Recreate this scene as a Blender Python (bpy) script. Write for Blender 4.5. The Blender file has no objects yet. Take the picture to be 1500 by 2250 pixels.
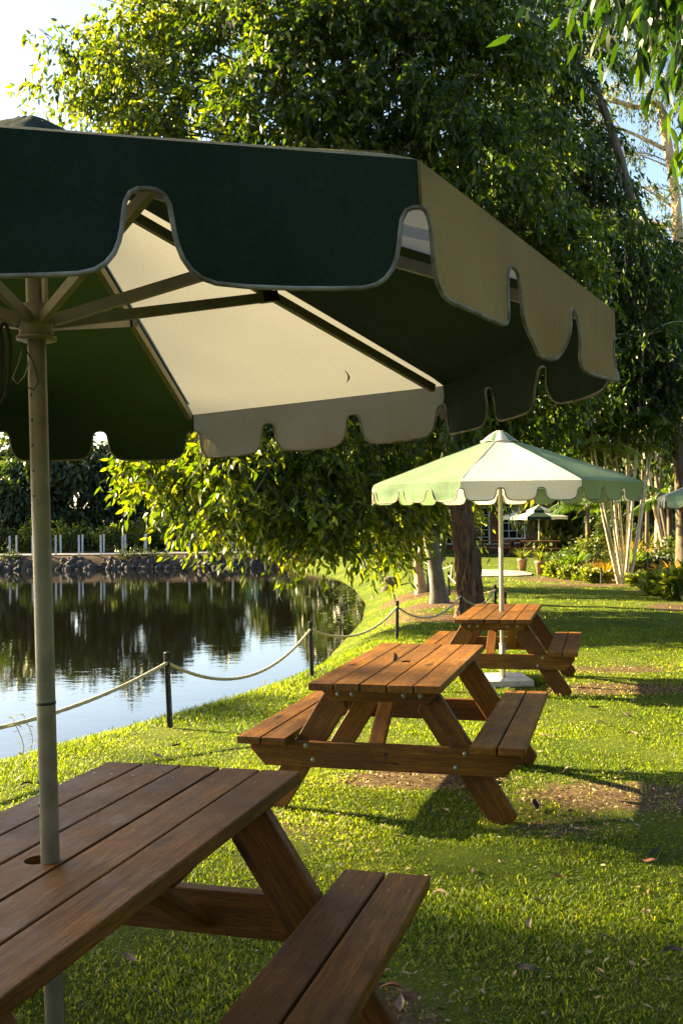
import bpy, bmesh, math, random
import numpy as np
from mathutils import Vector, Matrix, noise

random.seed(7)
RS = np.random.RandomState(11)
rad = math.radians
sc = bpy.context.scene

# ------------------------------------------------------------------ camera
CAM_H = 1.563; F = 2090.0; PITCH = 0.0088; ROLL = -0.0121
cd = bpy.data.cameras.new("camera"); cam = bpy.data.objects.new("camera", cd)
sc.collection.objects.link(cam); sc.camera = cam
cd.sensor_fit = 'VERTICAL'; cd.sensor_height = 36; cd.sensor_width = 24
cd.lens = F / 2250 * 36; cd.clip_start = 0.05; cd.clip_end = 2500
CM = (Matrix.Translation((0, 0, CAM_H)) @ Matrix.Rotation(math.pi/2 + PITCH, 4, 'X') @ Matrix.Rotation(ROLL, 4, 'Z'))
cam.matrix_world = CM

# ------------------------------------------------------------------ light
SUN_EL = rad(22.0); SUN_AZ = rad(65.0)          # azimuth: from +Y towards -X
TOSUN = Vector((-math.sin(SUN_AZ)*math.cos(SUN_EL), math.cos(SUN_AZ)*math.cos(SUN_EL), math.sin(SUN_EL)))
w = bpy.data.worlds.new("World"); sc.world = w; w.use_nodes = True
nt = w.node_tree; bg = nt.nodes["Background"]
sky = nt.nodes.new("ShaderNodeTexSky"); sky.sky_type = 'NISHITA'; sky.sun_disc = False
sky.sun_elevation = SUN_EL; sky.sun_rotation = -SUN_AZ
sky.air_density = 1.0; sky.dust_density = 1.6; sky.ozone_density = 1.0
nt.links.new(sky.outputs[0], bg.inputs[0]); bg.inputs[1].default_value = 0.050
sd = bpy.data.lights.new("sun", 'SUN'); sd.energy = 5.0; sd.angle = rad(0.5); sd.color = (1.0, 0.80, 0.43)
so = bpy.data.objects.new("sun", sd); sc.collection.objects.link(so)
so.rotation_euler = TOSUN.to_track_quat('Z', 'Y').to_euler()
sc.view_settings.view_transform = 'Standard'; sc.view_settings.look = 'None'
sc.view_settings.gamma = 1.0; sc.view_settings.use_curve_mapping = False
sc.view_settings.exposure = 3.05
sc.cycles.max_bounces = 8; sc.cycles.transparent_max_bounces = 8
sc.cycles.diffuse_bounces = 1; sc.cycles.glossy_bounces = 2; sc.cycles.transmission_bounces = 4

# ------------------------------------------------------------------ helpers
COL = sc.collection
def at(px, py, d):
    """world point seen at photo position (px,py) at distance d along +Y"""
    v = CM.to_3x3() @ Vector(((px-750)/F, (1125-py)/F, -1.0))
    return Vector((0, 0, CAM_H)) + v * (d / v.y)

def interp(x, pts):
    return np.interp(x, [p[0] for p in pts], [p[1] for p in pts])
TL = [(-30, -8), (-6, -5.2), (0, -4.3), (4, -3.2), (6.4, -2.3), (7.95, -1.45), (9.5, -.7), (11, -.1), (12.6, .45), (16, 1.35), (20, 2.2), (26, 2.7), (32, 2.5), (38, 1.9), (44, 1.0), (47, .2), (50, -3)]
WL = [(-30, -9.5), (-6, -6.4), (0, -5.4), (4, -4.3), (6.4, -3.35), (9.5, -1.75), (13.9, -.5), (21.8, .45), (26.2, .64), (31.7, .42), (37, -.1), (43, -1.2), (46.5, -2.6), (49, -4), (80, -4)]
LZ = [(-400, .1), (0, .02), (2.4, 0), (5.8, -.04), (9.8, -.127), (15, -.18), (30, -.18), (60, -.12), (400, .4)]
WATER = -0.75
def sstep(t): t = np.clip(t, 0, 1); return t*t*(3-2*t)
def ground_z(x, y):
    x = np.asarray(x, float); y = np.asarray(y, float)
    tl = interp(y, TL); wl = interp(y, WL)
    lawn = interp(y, LZ)
    t = (x-wl)/np.maximum(tl-wl, .2)
    up = WATER + (lawn-WATER)*sstep(t*.5+.5)*2 - (lawn-WATER)
    zr = np.where(t > 0, WATER + (lawn-WATER)*np.sin(np.clip(t, 0, 1)*np.pi/2), WATER + np.clip(t*.5, -.7, 0))
    far = np.where(y > 47.3, WATER-.25 + (.70+.25)*sstep((y-47.3)/1.5), -1.5)
    far = np.where(y > 48.8, -.05 + np.clip((y-60)*.03, 0, 3), far)
    left = WATER-.7 + 1.3*sstep((-32.5-x)/2.5)
    near = WATER-.7 + 1.3*sstep((-24-y)/3)
    z = np.maximum(np.maximum(zr, left), np.maximum(near, far))
    return z
def gz(x, y): return float(ground_z(x, y))
def on_ground(px, py):
    v = at(px, py, 1.0) - Vector((0, 0, CAM_H))
    lo, hi = 1.0, 90.0
    for d in np.arange(1.5, 90, .05):
        p = Vector((0, 0, CAM_H)) + v*d
        if p.z < gz(p.x, p.y): return Vector((p.x, p.y, gz(p.x, p.y)))
    return Vector((0, 0, CAM_H)) + v*60

def tag(o, label=None, cat=None, group=None, kind=None):
    if label: o['label'] = label
    if cat: o['category'] = cat
    if group: o['group'] = group
    if kind: o['kind'] = kind
    return o
def empty(name, loc=(0, 0, 0), rz=0.0, label=None, cat=None, group=None, parent=None):
    o = bpy.data.objects.new(name, None); COL.objects.link(o)
    o.empty_display_size = .1
    o.location = loc; o.rotation_euler = (0, 0, rz)
    if parent: o.parent = parent
    return tag(o, label, cat, group)
def link(name, me, parent=None, mat=None):
    o = bpy.data.objects.new(name, me); COL.objects.link(o)
    if mat and not me.materials: me.materials.append(mat)
    if parent: o.parent = parent
    return o
def pydata(name, V, Fc, mat=None, smooth=False):
    me = bpy.data.meshes.new(name); me.from_pydata([tuple(v) for v in V], [], Fc)
    if smooth:
        me.polygons.foreach_set('use_smooth', [True]*len(me.polygons))
    if mat: me.materials.append(mat)
    me.update(); return me
def trimesh(name, co, tris, attrs=None, mat=None, smooth=True):
    """fast: co (N,3), tris (M,3)"""
    me = bpy.data.meshes.new(name)
    co = np.ascontiguousarray(co, np.float32); tris = np.ascontiguousarray(tris, np.int32)
    me.vertices.add(len(co)); me.vertices.foreach_set('co', co.ravel())
    me.loops.add(tris.size); me.loops.foreach_set('vertex_index', tris.ravel())
    me.polygons.add(len(tris)); me.polygons.foreach_set('loop_start', np.arange(0, tris.size, 3, dtype=np.int32))
    me.polygons.foreach_set('use_smooth', np.full(len(tris), smooth))
    me.update(calc_edges=True)
    for k, v in (attrs or {}).items():
        a = me.attributes.new(k, 'FLOAT', 'POINT'); a.data.foreach_set('value', np.ascontiguousarray(v, np.float32))
    if mat: me.materials.append(mat)
    return me

class MB:
    """collects simple solids into one mesh"""
    def __init__(s): s.V = []; s.F = []
    def add(s, V, Fc):
        b = len(s.V); s.V += [tuple(v) for v in V]; s.F += [tuple(i+b for i in f) for f in Fc]
    def box(s, c, size, R=None):
        hx, hy, hz = [a/2 for a in size]; c = Vector(c); V = []
        for x in (-hx, hx):
            for y in (-hy, hy):
                for z in (-hz, hz):
                    v = Vector((x, y, z)); v = (R @ v) if R else v; V.append(v+c)
        s.add(V, [(0, 1, 3, 2), (4, 6, 7, 5), (0, 4, 5, 1), (2, 3, 7, 6), (0, 2, 6, 4), (1, 5, 7, 3)])
    def tube(s, pts, radii, n=8, cap=True, twist=None):
        pts = [Vector(p) for p in pts]
        if not hasattr(radii, '__len__'): radii = [radii]*len(pts)
        up = Vector((0, 0, 1)); rings = []; prev = None
        for i, p in enumerate(pts):
            t = (pts[min(i+1, len(pts)-1)] - pts[max(i-1, 0)])
            t = t.normalized() if t.length > 1e-9 else Vector((0, 0, 1))
            if prev is None:
                a = up.cross(t)
                if a.length < .05: a = Vector((1, 0, 0)).cross(t)
                a.normalize()
            else:
                a = prev - t*prev.dot(t); a.normalize()
            prev = a; b = t.cross(a)
            rings.append([p + (a*math.cos(2*math.pi*k/n) + b*math.sin(2*math.pi*k/n)) * (radii[i]*(twist(i, k/n) if twist else 1)) for k in range(n)])
        V = [v for r in rings for v in r]; Fc = []
        for i in range(len(pts)-1):
            for k in range(n):
                k2 = (k+1) % n
                Fc.append((i*n+k, i*n+k2, (i+1)*n+k2, (i+1)*n+k))
        if cap:
            Fc.append(tuple(range(n))[::-1]); Fc.append(tuple((len(pts)-1)*n+k for k in range(n)))
        s.add(V, Fc)
    def mesh(s, name, mat=None, smooth=False): return pydata(name, s.V, s.F, mat, smooth)
    def build(s, name, mat, parent=None, smooth=False): return link(name, s.mesh(name, mat, smooth), parent)

def bevel_box(name, size, bev, mat, warp=None):
    bm = bmesh.new(); bmesh.ops.create_cube(bm, size=1)
    bmesh.ops.scale(bm, vec=size, verts=bm.verts)
    bmesh.ops.bevel(bm, geom=bm.edges[:], offset=bev, segments=2, affect='EDGES', profile=.6)
    if warp:
        for v in bm.verts: warp(v)
    me = bpy.data.meshes.new(name); bm.to_mesh(me); bm.free()
    me.polygons.foreach_set('use_smooth', [False]*len(me.polygons)); me.materials.append(mat); return me

# ------------------------------------------------------------------ materials
def newmat(name):
    m = bpy.data.materials.new(name); m.use_nodes = True
    n = m.node_tree; b = n.nodes['Principled BSDF']; return m, n, b
def nd(n, t, **kw):
    x = n.nodes.new(t)
    for k, v in kw.items(): setattr(x, k, v)
    return x
def L(n, a, b): n.links.new(a, b)
def mixc(n, fac, a, b, blend='MIX'):
    m = nd(n, 'ShaderNodeMix', data_type='RGBA', blend_type=blend)
    for s, v in ((m.inputs[0], fac), (m.inputs[6], a), (m.inputs[7], b)):
        if hasattr(v, 'links'): L(n, v, s)
        elif isinstance(v, tuple): s.default_value = (*v, 1) if len(v) == 3 else v
        else: s.default_value = v
    return m.outputs[2]
def ramp(n, fac, stops):
    r = nd(n, 'ShaderNodeValToRGB'); L(n, fac, r.inputs[0]); e = r.color_ramp.elements
    while len(e) < len(stops): e.new(.5)
    for i, (p, c) in enumerate(stops):
        e[i].position = p; e[i].color = (*c, 1) if isinstance(c, tuple) else (c, c, c, 1)
    return r.outputs[0]
def tex(n, kind, scale, vec=None, **kw):
    t = nd(n, kind); t.inputs['Scale'].default_value = scale
    for k, v in kw.items(): t.inputs[k].default_value = v
    if vec is not None: L(n, vec, t.inputs['Vector'])
    return t
def bump(n, h, strength, dist, b):
    x = nd(n, 'ShaderNodeBump'); x.inputs['Strength'].default_value = strength; x.inputs['Distance'].default_value = dist
    L(n, h, x.inputs['Height']); L(n, x.outputs[0], b.inputs['Normal']); return x
def mapping(n, src, scale=(1, 1, 1), rnd=False):
    m = nd(n, 'ShaderNodeMapping'); m.inputs['Scale'].default_value = scale; L(n, src, m.inputs[0])
    if rnd:
        oi = nd(n, 'ShaderNodeObjectInfo'); mm = nd(n, 'ShaderNodeMath', operation='MULTIPLY'); mm.inputs[1].default_value = 37.0
        L(n, oi.outputs['Random'], mm.inputs[0]); cx = nd(n, 'ShaderNodeCombineXYZ')
        for i in range(3): L(n, mm.outputs[0], cx.inputs[i])
        L(n, cx.outputs[0], m.inputs['Location'])
    return m.outputs[0]

def wood_mat(name, c1, c2, c3, rough=.5):
    m, n, b = newmat(name)
    tc = nd(n, 'ShaderNodeTexCoord'); v = mapping(n, tc.outputs['Object'], (1, 1, 1), True)
    st = mapping(n, v, (26, 1.3, 26))
    g = tex(n, 'ShaderNodeTexNoise', 1.6, st, Detail=8, Roughness=.62, Distortion=.5)
    f = tex(n, 'ShaderNodeTexNoise', 9, st, Detail=5, Roughness=.7)
    big = tex(n, 'ShaderNodeTexNoise', 2.2, v, Detail=4)
    col = ramp(n, g.outputs[0], [(.28, c1), (.52, c2), (.75, c3)])
    col = mixc(n, ramp(n, f.outputs[0], [(.35, .8), (.62, 0.)]), col, tuple(x*.5 for x in c1))
    # knots
    kv = mapping(n, v, (5.5, 2.2, 5.5))
    k = tex(n, 'ShaderNodeTexVoronoi', 1.0, kv)
    kn = ramp(n, k.outputs['Distance'], [(.06, 1.), (.17, 0.)])
    col = mixc(n, kn, col, tuple(x*.22 for x in c1))
    # wear: pale scuffs and grey weathering, darker dirty areas
    s1 = tex(n, 'ShaderNodeTexNoise', 7, v, Detail=8, Roughness=.75)
    sc_ = ramp(n, s1.outputs[0], [(.64, 0.), (.74, .42)])
    col = mixc(n, sc_, col, (.42, .36, .29))
    dd = ramp(n, big.outputs[0], [(.35, .62), (.6, 0.)])
    col = mixc(n, dd, col, tuple(x*.5 for x in c1))
    oi = nd(n, 'ShaderNodeObjectInfo'); hv = nd(n, 'ShaderNodeHueSaturation')
    mr = nd(n, 'ShaderNodeMapRange'); mr.inputs[3].default_value = .75; mr.inputs[4].default_value = 1.2
    L(n, oi.outputs['Random'], mr.inputs[0]); L(n, mr.outputs[0], hv.inputs['Value']); L(n, col, hv.inputs['Color'])
    L(n, hv.outputs[0], b.inputs['Base Color'])
    L(n, ramp(n, s1.outputs[0], [(.3, rough-.12), (.7, rough+.2)]), b.inputs['Roughness'])
    b.inputs['Specular IOR Level'].default_value = .25
    bump(n, f.outputs[0], .6, .003, b)
    return m
M = {}
M['wood'] = wood_mat('stained_timber', (.09, .031, .003), (.22, .082, .005), (.31, .138, .013), .55)
M['wood_shaded'] = wood_mat('shade_darkened_timber', (.085, .038, .016), (.15, .065, .025), (.22, .11, .05), .6)  # darker timber copy: tree shade over the distant tables put into the colour

def simple(name, col, rough=.6, metal=0., noise_amt=.25, nscale=12, bmp=0.0, col2=None):
    m, n, b = newmat(name); tc = nd(n, 'ShaderNodeTexCoord')
    t = tex(n, 'ShaderNodeTexNoise', nscale, tc.outputs['Object'], Detail=7, Roughness=.65)
    c2 = col2 or tuple(x*(1-noise_amt*1.6) for x in col)
    L(n, ramp(n, t.outputs[0], [(.35, c2), (.62, col)]), b.inputs['Base Color'])
    b.inputs['Roughness'].default_value = rough; b.inputs['Metallic'].default_value = metal
    if bmp: bump(n, t.outputs[0], .6, bmp, b)
    return m
M['pole'] = simple('cream_powder_coated_metal', (.55, .50, .38), .45, 0, .12, 22)
M['pole_shaded'] = simple('shaded_beige_pole_metal', (.27, .245, .165), .5, 0, .2, 14)  # near pole's metal, with the shade under its canopy mixed into the colour
M['rib'] = simple('grey_rib_metal', (.30, .26, .18), .5, 0, .15, 25)
M['steel'] = simple('dull_steel', (.35, .34, .31), .4, .8, .2, 60)
M['black'] = simple('black_paint', (.012, .012, .013), .5, 0, .2, 30)
M['white_post'] = simple('white_painted_post', (.50, .51, .54), .6, 0, .15, 9)
M['concrete_white'] = simple('painted_concrete_block', (.70, .68, .62), .8, 0, .15, 14, .003)
M['rope'] = simple('natural_fibre_rope', (.62, .52, .32), .85, 0, .3, 90, .001)
M['dark_rope'] = simple('dark_cord', (.03, .03, .028), .8, 0, .3, 90)
M['rock'] = simple('grey_rock', (.065, .055, .05), .9, 0, .35, 4, .02)
M['terracotta'] = simple('terracotta', (.40, .24, .14), .8, 0, .25, 8, .003)
M['path'] = simple('pale_concrete_path', (.34, .29, .22), .9, 0, .15, 5, .004)
M['asphalt'] = simple('far_asphalt', (.11, .115, .125), .9, 0, .2, 3, .004)
M['redwall'] = simple('red_brown_weatherboard', (.19, .052, .026), .7, 0, .2, 4, .003)
M['whiteframe'] = simple('white_window_frame', (.66, .65, .6), .6, 0, .1, 9)
M['roof'] = simple('dark_roof_sheet', (.10, .095, .085), .7, 0, .2, 3)
M['stonewall'] = simple('dark_stone_wall', (.085, .066, .055), .9, 0, .4, 7, .02)
M['cap'] = simple('pale_wall_cap', (.42, .36, .28), .85, 0, .2, 8)
M['bin'] = simple('green_bin_plastic', (.03, .2, .09), .5, 0, .1, 6)
M['flower'] = simple('pink_petals', (.55, .25, .24), .6, 0, .2, 20)
M['ink'] = simple('burnt_lettering', (.012, .007, .004), .8, 0, .2, 40)
m, n, b = newmat('window_glass'); b.inputs['Base Color'].default_value = (.01, .012, .012, 1); b.inputs['Roughness'].default_value = .08; M['glass'] = m

def bark(name, c1, c2, sx=9, sz=1.4, dist=.02):
    m, n, b = newmat(name); tc = nd(n, 'ShaderNodeTexCoord')
    v = mapping(n, tc.outputs['Object'], (sx, sx, sz))
    t = tex(n, 'ShaderNodeTexNoise', 1.5, v, Detail=9, Roughness=.7, Distortion=.6)
    L(n, ramp(n, t.outputs[0], [(.38, c1), (.62, c2)]), b.inputs['Base Color'])
    b.inputs['Roughness'].default_value = .9; bump(n, t.outputs[0], .9, dist, b); return m
M['bark_dark'] = bark('dark_fissured_bark', (.035, .015, .006), (.20, .105, .045), 12, 1.3, .03)
M['bark_grey'] = bark('smooth_grey_bark', (.075, .072, .068), (.17, .165, .16), 3, 2.0, .006)
M['bark_pale'] = bark('pale_gum_bark', (.42, .26, .14), (.68, .5, .34), 2.5, 1.2, .006)
M['bark_mid'] = bark('brown_bark', (.06, .042, .027), (.15, .11, .07), 8, 1.5, .015)
M['cane'] = bark('pale_palm_cane', (.40, .33, .17), (.68, .6, .42), 2, 6, .002)

def leafmat(name, ca, cb, cc, trans=.5, rough=.4, tcol=None):
    """ca..cb..cc over the per-leaf random value"""
    m, n, b = newmat(name)
    a = nd(n, 'ShaderNodeAttribute', attribute_name='rnd')
    col = ramp(n, a.outputs['Fac'], [(0., ca), (.55, cb), (.93, cc), (1.0, tuple(min(1, x*1.2) for x in cc))])
    L(n, col, b.inputs['Base Color']); b.inputs['Roughness'].default_value = rough
    b.inputs['Specular IOR Level'].default_value = .38
    tr = nd(n, 'ShaderNodeBsdfTranslucent')
    tcl = mixc(n, 1.0, col, tcol or (1.0, 1.0, .35), 'MULTIPLY')
    gn = nd(n, 'ShaderNodeMix', data_type='RGBA', blend_type='MULTIPLY'); gn.inputs[0].default_value = 1; gn.clamp_result = False
    L(n, tcl, gn.inputs[6]); gn.inputs[7].default_value = (2.6, 2.6, 1.6, 1)
    L(n, gn.outputs[2], tr.inputs[0])
    ms = nd(n, 'ShaderNodeMixShader'); ms.inputs[0].default_value = trans
    L(n, b.outputs[0], ms.inputs[1]); L(n, tr.outputs[0], ms.inputs[2])
    L(n, ms.outputs[0], n.nodes['Material Output'].inputs[0]); return m
M['leaf'] = leafmat('glossy_weeping_leaves', (.010, .023, .002), (.040, .066, .003), (.18, .19, .010), .5, .4)
M['leaf_near'] = leafmat('long_near_leaves', (.008, .022, .003), (.025, .055, .004), (.13, .15, .01), .42, .32)
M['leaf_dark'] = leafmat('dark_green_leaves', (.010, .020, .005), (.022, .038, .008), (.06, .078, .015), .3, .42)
M['leaf_gum'] = leafmat('narrow_gum_leaves', (.03, .052, .012), (.055, .085, .02), (.14, .14, .04), .42, .4)
M['leaf_palm'] = leafmat('palm_frond_leaves', (.03, .06, .012), (.06, .11, .015), (.17, .2, .03), .4, .4)
M['leaf_orange'] = leafmat('orange_leaves', (.05, .07, .008), (.15, .11, .012), (.38, .15, .018), .45, .45, (1, .9, .4))
M['leaf_light'] = leafmat('light_green_leaves', (.025, .045, .006), (.065, .09, .010), (.19, .20, .03), .42, .42)
M['grassblade'] = leafmat('lawn_grass_blades', (.040, .066, .002), (.108, .150, .003), (.28, .28, .03), .55, .5)

def fabric(name, col, tcol, trans, dirt=.3, wr=.25):
    m, n, b = newmat(name); tc = nd(n, 'ShaderNodeTexCoord')
    t = tex(n, 'ShaderNodeTexNoise', 2.3, tc.outputs['Object'], Detail=6, Roughness=.6)
    weave = tex(n, 'ShaderNodeTexNoise', 260, tc.outputs['Object'], Detail=2)
    st = tex(n, 'ShaderNodeTexNoise', 1.0, mapping(n, tc.outputs['Object'], (14, 14, 1.2)), Detail=5, Roughness=.7)
    c = ramp(n, t.outputs[0], [(.35, tuple(x*(1-dirt) for x in col)), (.65, col)])
    c = mixc(n, ramp(n, st.outputs[0], [(.45, 0.), (.75, min(.8, 1.6*dirt))]), c, tuple(x*.5 for x in col))
    sp = tex(n, 'ShaderNodeTexNoise', 45, tc.outputs['Object'], Detail=3)
    c = mixc(n, ramp(n, sp.outputs[0], [(.72, 0.), (.78, .5)]), c, (.08, .06, .03))
    wc = tex(n, 'ShaderNodeTexNoise', 150, tc.outputs['Object'], Detail=3, Roughness=.8)
    c = mixc(n, 1.0, c, ramp(n, wc.outputs[0], [(.3, .72), (.7, 1.2)]), 'MULTIPLY')
    L(n, c, b.inputs['Base Color']); b.inputs['Roughness'].default_value = .8
    b.inputs['Specular IOR Level'].default_value = .08
    wv = nd(n, 'ShaderNodeBump'); wv.inputs['Strength'].default_value = .25; wv.inputs['Distance'].default_value = .001
    L(n, weave.outputs[0], wv.inputs['Height'])
    w2 = nd(n, 'ShaderNodeBump'); w2.inputs['Strength'].default_value = wr; w2.inputs['Distance'].default_value = .02
    L(n, st.outputs[0], w2.inputs['Height']); L(n, wv.outputs[0], w2.inputs['Normal']); L(n, w2.outputs[0], b.inputs['Normal'])
    tr = nd(n, 'ShaderNodeBsdfTranslucent'); tr.inputs[0].default_value = (*tcol, 1)
    ms = nd(n, 'ShaderNodeMixShader'); ms.inputs[0].default_value = trans
    L(n, b.outputs[0], ms.inputs[1]); L(n, tr.outputs[0], ms.inputs[2])
    L(n, ms.outputs[0], n.nodes['Material Output'].inputs[0]); return m
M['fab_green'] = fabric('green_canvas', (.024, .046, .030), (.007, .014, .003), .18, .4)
M['fab_green_pale'] = fabric('pale_green_canvas', (.23, .33, .20), (.19, .30, .13), .30, .25)  # paler green than the near umbrella's canvas
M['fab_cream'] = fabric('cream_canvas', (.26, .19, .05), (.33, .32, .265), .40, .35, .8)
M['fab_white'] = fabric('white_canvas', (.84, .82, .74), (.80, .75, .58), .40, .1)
M['binding'] = simple('grey_edge_binding', (.30, .28, .23), .8, 0, .5, 18, .001, (.09, .065, .035))

# ground material: grass colour with dirt from a vertex attribute
m, n, b = newmat('lawn_and_soil'); tc = nd(n, 'ShaderNodeTexCoord')
t1 = tex(n, 'ShaderNodeTexNoise', 1.1, tc.outputs['Object'], Detail=8, Roughness=.65)
t2 = tex(n, 'ShaderNodeTexNoise', 38, tc.outputs['Object'], Detail=8, Roughness=.8)
t3 = tex(n, 'ShaderNodeTexNoise', 9, tc.outputs['Object'], Detail=6, Roughness=.7)
g = ramp(n, t1.outputs[0], [(.33, (.045, .075, .003)), (.5, (.085, .120, .005)), (.68, (.15, .165, .015))])
g = mixc(n, ramp(n, t2.outputs[0], [(.4, .5), (.6, 0.)]), g, (.028, .04, .008))
soil = ramp(n, t2.outputs[0], [(.35, (.035, .022, .012)), (.5, (.11, .07, .035)), (.68, (.30, .21, .12))])
a = nd(n, 'ShaderNodeAttribute', attribute_name='dirt')
ad = nd(n, 'ShaderNodeMath', operation='ADD'); L(n, a.outputs['Fac'], ad.inputs[0])
sb = nd(n, 'ShaderNodeMath', operation='MULTIPLY_ADD'); L(n, t3.outputs[0], sb.inputs[0]); sb.inputs[1].default_value = .9; sb.inputs[2].default_value = -.45
L(n, sb.outputs[0], ad.inputs[1])
fac = ramp(n, ad.outputs[0], [(.4, 0.), (.6, 1.)])
L(n, mixc(n, fac, g, soil), b.inputs['Base Color']); b.inputs['Roughness'].default_value = .95
b.inputs['Specular IOR Level'].default_value = .1
bump(n, t2.outputs[0], 1.0, .03, b)
M['lawn'] = m

m, n, b = newmat('still_lake_water'); tc = nd(n, 'ShaderNodeTexCoord')
b.inputs['Base Color'].default_value = (.005, .0045, .002, 1); b.inputs['Roughness'].default_value = .02
b.inputs['IOR'].default_value = 1.5; b.inputs['Specular IOR Level'].default_value = .7
v = mapping(n, tc.outputs['Object'], (1.0, 1.6, 1))
r1 = tex(n, 'ShaderNodeTexNoise', 3.2, v, Detail=3, Roughness=.5)
r2 = tex(n, 'ShaderNodeTexNoise', .45, v, Detail=2)
mm = nd(n, 'ShaderNodeMath', operation='MULTIPLY_ADD'); L(n, r2.outputs[0], mm.inputs[0]); mm.inputs[1].default_value = 1.5
L(n, r1.outputs[0], mm.inputs[2])
bump(n, mm.outputs[0], .3, .005, b)
M['water'] = m

# ------------------------------------------------------------------ setting: ground and lake
DIRT = [(.45, 5.9, .55, .28, 1.0), (1.55, 5.45, .75, .42, .75), (1.1, 4.9, .4, .2, .55), (2.7, 9.3, .9, .4, .8), (3.0, 10.6, 1.0, .4, .6), (.15, 3.0, .22, .3, .6), (.75, 3.2, .3, .2, .3),
        (2.25, 16.8, 1.3, .9, 1.0), (2.0, 19.6, 1.2, 1.1, 1.0), (1.9, 23, 1.2, 1.4, .9), (1.2, 17.5, .6, 1.6, .7), (-.35, 4.9, .5, .3, .45), (1.6, 4.0, .3, .15, .3), (2.2, 4.4, .35, .2, .35), (1.5, 7.3, .3, .25, .3),
        (7.2, 24.4, 2.6, .7, .9), (6.6, 18.2, .9, 1.0, .9), (9.5, 22, 3, 2.0, .95), (9, 27, 4.5, 2.6, 1.0)]
def dirt_at(x, y):
    d = np.zeros(np.shape(x))
    for cx, cy, rx, ry, a in DIRT:
        d = np.maximum(d, a*np.clip(1.5-1.1*np.hypot((x-cx)/rx, (y-cy)/ry), 0, 1))
    d = np.where((np.asarray(y) > 47) & (np.asarray(y) < 54.5) & (np.asarray(x) < 2), 1.0, d)
    return d
def axis(parts):
    out = []
    for a, b_, s in parts: out += list(np.arange(a, b_, s))
    return np.array(out)
gx = axis([(-500, -60, 40), (-60, -36, 4), (-36, -30, .5), (-30, -6, 1.0), (-6, 5, .1), (5, 12, .35), (12, 60, 4), (60, 501, 40)])
gy = axis([(-300, -30, 30), (-30, -20, .8), (-20, 0, 1.0), (0, 14, .1), (14, 30, .3), (30, 46.5, .8), (46.5, 49.6, .2), (49.6, 70, 2), (70, 130, 10), (130, 1000, 80)])
X, Y = np.meshgrid(gx, gy); Z = ground_z(X, Y)
nz = np.array([noise.noise(Vector((x*1.7, y*1.7, 0))) if abs(x) < 13 and -1 < y < 48 else 0. for x, y in zip(X.ravel(), Y.ravel())]).reshape(X.shape)
Z = Z + nz*.018*(Z > WATER+.1)
co = np.stack([X, Y, Z], -1).reshape(-1, 3); nx = len(gx)
I, J = np.meshgrid(np.arange(len(gx)-1), np.arange(len(gy)-1)); k = (J*nx+I).ravel()
tris = np.concatenate([np.stack([k, k+1, k+nx+1], 1), np.stack([k, k+nx+1, k+nx], 1)])
me = trimesh('ground', co, tris, {'dirt': dirt_at(X, Y).ravel()}, M['lawn'])
tag(link('ground', me), 'grassy lawn and lake banks', kind='structure')
me = pydata('lake_water', [(-36, -28, WATER), (4, -28, WATER), (4, 49, WATER), (-36, 49, WATER)], [(0, 1, 2, 3)], M['water'])
tag(link('lake_water', me), 'calm dark lake', kind='structure')
# far road on the embankment, gravel edge
mb = MB(); mb.box((-17, 50.2, -.045), (36, 3.0, .03)); o = mb.build('far_road', M['asphalt']); tag(o, kind='structure')
# concrete path between lawn and garden (slab with rounded end)
V = [(3.8, 28.4), (5.2, 28.4), (5.7, 28.8), (5.9, 29.6), (5.8, 30.8), (5.2, 31.8), (4.6, 32.3), (3.9, 32.4)]
z0 = -.19; nV = len(V)
me = pydata('path', [(x, y, z0+.045) for x, y in V]+[(x, y, z0-.1) for x, y in V], [tuple(range(nV))]+[(i, i+nV, (i+1) % nV+nV, (i+1) % nV) for i in range(nV)], M['path'])
tag(link('path', me), kind='structure')

# ------------------------------------------------------------------ leaves
def orth(D, U):
    D = D/np.maximum(np.linalg.norm(D, axis=1, keepdims=True), 1e-6)
    S = np.cross(D, U); S /= np.maximum(np.linalg.norm(S, axis=1, keepdims=True), 1e-6)
    Nn = np.cross(S, D); return D, S, Nn
def leaves(P, D, U, Ln, Wd, rnd, curl=.18, fold=.25):
    N = len(P); D, S, Nn = orth(D, U)
    Ln = np.broadcast_to(Ln, N)[:, None]; Wd = np.broadcast_to(Wd, N)[:, None]
    def pt(t, s): return P + D*Ln*t + S*Wd*.5*s + Nn*(-curl*Ln*t*t + fold*Wd*abs(s)*.5)
    co = np.stack([pt(0, 0), pt(.3, -1), pt(.3, 1), pt(.66, -.8), pt(.66, .8), pt(1, 0)], 1).reshape(-1, 3)
    T = np.array([(0, 2, 1), (1, 2, 4), (1, 4, 3), (3, 4, 5)])
    tr = (np.arange(N)[:, None, None]*6 + T[None]).reshape(-1, 3)
    return co, tr, np.repeat(rnd, 6)
def leaves2(P, D, U, Ln, Wd, rnd, curl=.15):
    N = len(P); D, S, Nn = orth(D, U)
    Ln = np.broadcast_to(Ln, N)[:, None]; Wd = np.broadcast_to(Wd, N)[:, None]
    def pt(t, s): return P + D*Ln*t + S*Wd*.5*s - Nn*curl*Ln*t*t
    co = np.stack([pt(0, 0), pt(.42, -1), pt(.42, 1), pt(1, 0)], 1).reshape(-1, 3)
    T = np.array([(0, 2, 1), (1, 2, 3)])
    return co, (np.arange(N)[:, None, None]*4 + T[None]).reshape(-1, 3), np.repeat(rnd, 4)
def join(parts):
    co = np.concatenate([p[0] for p in parts]); off = 0; tr = []
    for p in parts: tr.append(p[1]+off); off += len(p[0])
    return co, np.concatenate(tr), np.concatenate([p[2] for p in parts])

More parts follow.
